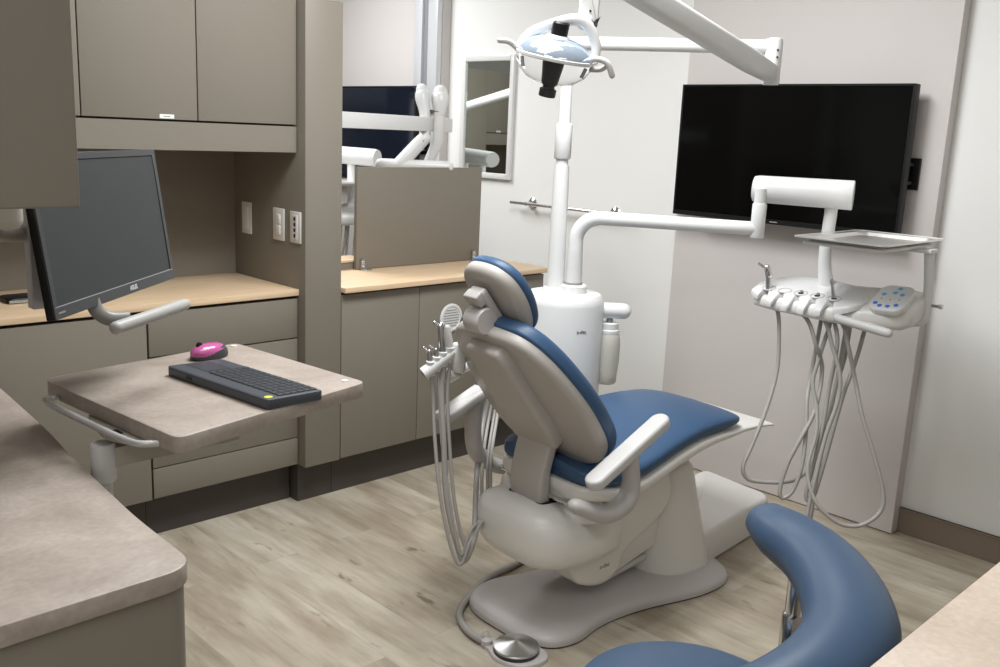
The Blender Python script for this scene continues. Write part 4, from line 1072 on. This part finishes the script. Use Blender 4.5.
# keyboard (back edge on the left in view)
KA = Vector((.886, 1.915, 1.0)); KB = Vector((.925, 1.547, 1.0))
kx_ = (KB - KA).normalized(); ky_ = Vector((-kx_.y, kx_.x, 0))
mk_ = Matrix((kx_, ky_, Vector((0, 0, 1)))).transposed().to_4x4(); mk_.translation = KA
LK, WK = .356, .139
t = thing('keyboard', 'dark grey wireless keyboard with a yellow dot on the swivel tray', 'keyboard', tuple(KA))
kz = lambda x, y: -.006 * (y / WK)
part(t, 'case', sl(round_poly([(0, 0), (LK, 0), (LK, WK), (0, WK)], .010, 4), .001, .022, rt=.003, rb=.003, seg=2, zf=kz, mat=mk_), 'graph')
part(t, 'touch_pad', sl(rrect(.010, .092, .040, .100, .004), .0215, .0226, zf=kz, mat=mk_), 'key')
part(t, 'yellow_dot', lt([(.0085, 0), (.0085, .0008), (0, .0008)], 18, mk_ @ Matrix.Translation((LK - .016, .014, .0216))), 'yellow', label='yellow round sticker')
part(t, 'power_switch', bxo(.075, .095, -.001, .001, .008, .015, mat=mk_), 'black')
part(t, 'back_strip', sl(rrect(.006, LK - .03, .004, .030, .004), .0215, .0224, zf=kz, mat=mk_), 'graph')
ktm = None
rows = 6; cols = 13
for r in range(rows):
    for c in range(cols):
        x0 = .103 + c * .0188; y0 = .036 + r * .0163; dep = .0148 if r else .009
        if ktm is None:
            o = part(t, 'key', sl(rrect(-.0082, .0082, -.007, .007, .0018, 3), 0, .0028, rt=.001, seg=2), 'key', world=False)
            ktm = o
        else:
            o = ktm.copy(); COL.objects.link(o); o.parent = t
        loc = mk_ @ Vector((x0 + .008, y0 + .007, .0216 + kz(0, y0)))
        o.location = loc - KA; o.rotation_euler = (0, 0, math.atan2(kx_.y, kx_.x))

# mouse
t = thing('mouse', 'pink and grey computer mouse behind the keyboard', 'mouse', (1.038, 2.015, 1.0))
mo = Matrix.Translation((1.038, 2.015, 1.0)) @ Matrix.Rotation(math.radians(15), 4, 'Z')
def mdome(sx, sy, h, z0=0): return lt([(1.0, z0), (1.02, z0 + h * .2), (.97, z0 + h * .5), (.8, z0 + h * .8), (.5, z0 + h * .96), (0, z0 + h)], 32, mo, sx, sy)
part(t, 'body', mdome(.050, .032, .032, .001), 'darkgrey')
bm = BM()
for zz in range(1): lathe(bm, [(1.0, .010), (1.03, .016), (.97, .022), (.8, .029), (.5, .034), (0, .0352)], 32, mo @ Matrix.Translation((-.004, -.002, 0)), .048, .028)
part(t, 'shell', bm, 'pink', label='pink top shell')
part(t, 'wheel', tb([mo @ Vector((-.030, -.003, .034)), mo @ Vector((-.030, .003, .034))], .007, seg=14), 'black')

# ------------------------------------------------------------------ stool at lower right
SX, SY = 1.352, .835
t = thing('stool', 'blue stool with a curved padded arm at lower right', 'stool', (SX, SY, 0))
part(t, 'seat_cushion', lt([(0, .50), (.185, .50), (.203, .508), (.210, .530), (.203, .552), (.175, .566), (.09, .574), (0, .575)], 48, Matrix.Translation((SX, SY, 0))), 'stoolblue', label='round blue seat')
part(t, 'seat_plate', lt([(.11, .475), (.12, .48), (.12, .50), (0, .50)], 28, Matrix.Translation((SX, SY, 0))), 'black')
ca = [(1.846, .965, .715), (1.815, .915, .715), (1.765, .815, .712), (1.675, .715, .705), (1.56, .64, .690), (1.435, .625, .672), (1.32, .655, .652), (1.23, .71, .635), (1.16, .76, .625)]
part(t, 'arm_pad', tb(ca, [.058, .070, .078, .084, .086, .082, .074, .068, .055], seg=26, smooth=6, round_cap=True, flat=.80), 'stoolblue', sharp=70, label='curved blue arm pad')
part(t, 'arm_post', lt([(.017, .50), (.017, .68), (0, .68)], 20, Matrix.Translation((1.735, .838, 0))), 'chrome')
part(t, 'post_sleeve', lt([(.0215, .36), (.0215, .585), (.019, .59), (0, .59)], 20, Matrix.Translation((1.735, .838, 0))), 'chrome')
part(t, 'post_bracket', tb([(SX, SY, .47), (1.60, .84, .46), (1.71, .838, .40), (1.735, .838, .37)], .014, seg=12, smooth=4), 'black')
part(t, 'pad_bracket', tb([(1.735, .838, .68), (1.76, .80, .66)], .014, seg=10), 'black')
part(t, 'gas_column', lt([(.025, .10), (.025, .30), (.016, .31), (.016, .48), (0, .48)], 20, Matrix.Translation((SX, SY, 0))), 'chrome')
for k in range(5):
    a = 2 * PI * k / 5 + .35; c, s_ = math.cos(a), math.sin(a)
    l_ = part(t, 'leg', tb([(SX, SY, .11), (SX + c * .10, SY + s_ * .10, .095), (SX + c * .235, SY + s_ * .235, .062)], [.022, .018, .012], seg=10, flat=.7), 'silver')
    w_ = lt([(.0, -.018), (.022, -.018), (.025, -.014), (.025, .014), (.022, .018), (0, .018)], 20, frame((SX + c * .235, SY + s_ * .235, .025), (-s_, c, 0)))
    w_.transform(tmat(t).inverted()); o = link_mesh('caster', w_, 'black'); o.parent = l_
    st_ = tb([(SX + c * .235, SY + s_ * .235, .04), (SX + c * .235, SY + s_ * .235, .064)], .008, seg=8); st_.transform(tmat(t).inverted()); o = link_mesh('caster_stem', st_, 'grey'); o.parent = l_

# ------------------------------------------------------------------ foreground right worktop
solo('countertop', bxo(.98, XR, -.22, .432, .868, .900, .003, 2), 'cream', 'cream worktop cutting the lower right corner, beside the stool', 'countertop', (2.3, .1, .868))
t = thing('base_cabinet', 'taupe cabinet under the cream worktop at lower right', 'cabinet', (2.3, .1, 0))
part(t, 'body', bxo(1.0, XR - .02, -.21, .395, .168, .867), 'taupe')
for k in range(4):
    part(t, 'door', bxo(1.0 + k * .69 + .002, 1.69 + k * .69 - .002, .396, .414, .172, .862, .0015, 1), 'taupe')
part(t, 'kick_plate', bxo(1.02, XR - .02, -.19, .35, 0, .166), 'kick')

# ------------------------------------------------------------------ light: ceiling troffers of the two bays and the corridor
def troffer(x, y, sx, sy, power, col=(.965, .985, .995)):
    la = bpy.data.lights.new('ceiling_lamp', 'AREA'); la.shape = 'RECTANGLE'; la.size = sx; la.size_y = sy
    la.energy = power; la.color = col
    o = bpy.data.objects.new('ceiling_lamp', la); COL.objects.link(o); o.location = (x, y, 2.735)
troffer(1.95, 1.95, 1.2, .6, 60)
troffer(1.3, 1.5, 1.2, .6, 16)
troffer(2.4, 4.6, 1.2, .6, 54)
troffer(-.7, .15, .6, 1.2, 27)
troffer(.7, -.9, 1.2, .6, 10)

W = bpy.data.worlds.new('room_dark'); SC.world = W; W.use_nodes = True
W.node_tree.nodes['Background'].inputs['Color'].default_value = (.9, .95, 1, 1)
W.node_tree.nodes['Background'].inputs['Strength'].default_value = 0.1

# ------------------------------------------------------------------ camera
def camera():
    yaw, pitch, roll = 0.7885260228815256, 0.2105409562948583, 0.04408638506359509
    f = Vector((math.cos(yaw) * math.cos(pitch), math.sin(yaw) * math.cos(pitch), -math.sin(pitch)))
    r = Vector((math.sin(yaw), -math.cos(yaw), 0)); u = r.cross(f)
    c, s = math.cos(roll), math.sin(roll)
    r2 = c * r + s * u; u2 = -s * r + c * u
    cam = bpy.data.cameras.new('camera'); o = bpy.data.objects.new('camera', cam); COL.objects.link(o)
    m = Matrix((r2, u2, -f)).transposed().to_4x4(); m.translation = Vector((0, 0, 1.55))
    o.matrix_world = m
    cam.sensor_width = 36; cam.lens = 36 * 942.13 / 1000; cam.clip_start = .02
    cam.shift_y = 0
    SC.camera = o
camera()
vs = SC.view_settings
vs.view_transform = 'Standard'; vs.look = 'None'; vs.gamma = 1; vs.use_curve_mapping = False; vs.exposure = 0.08
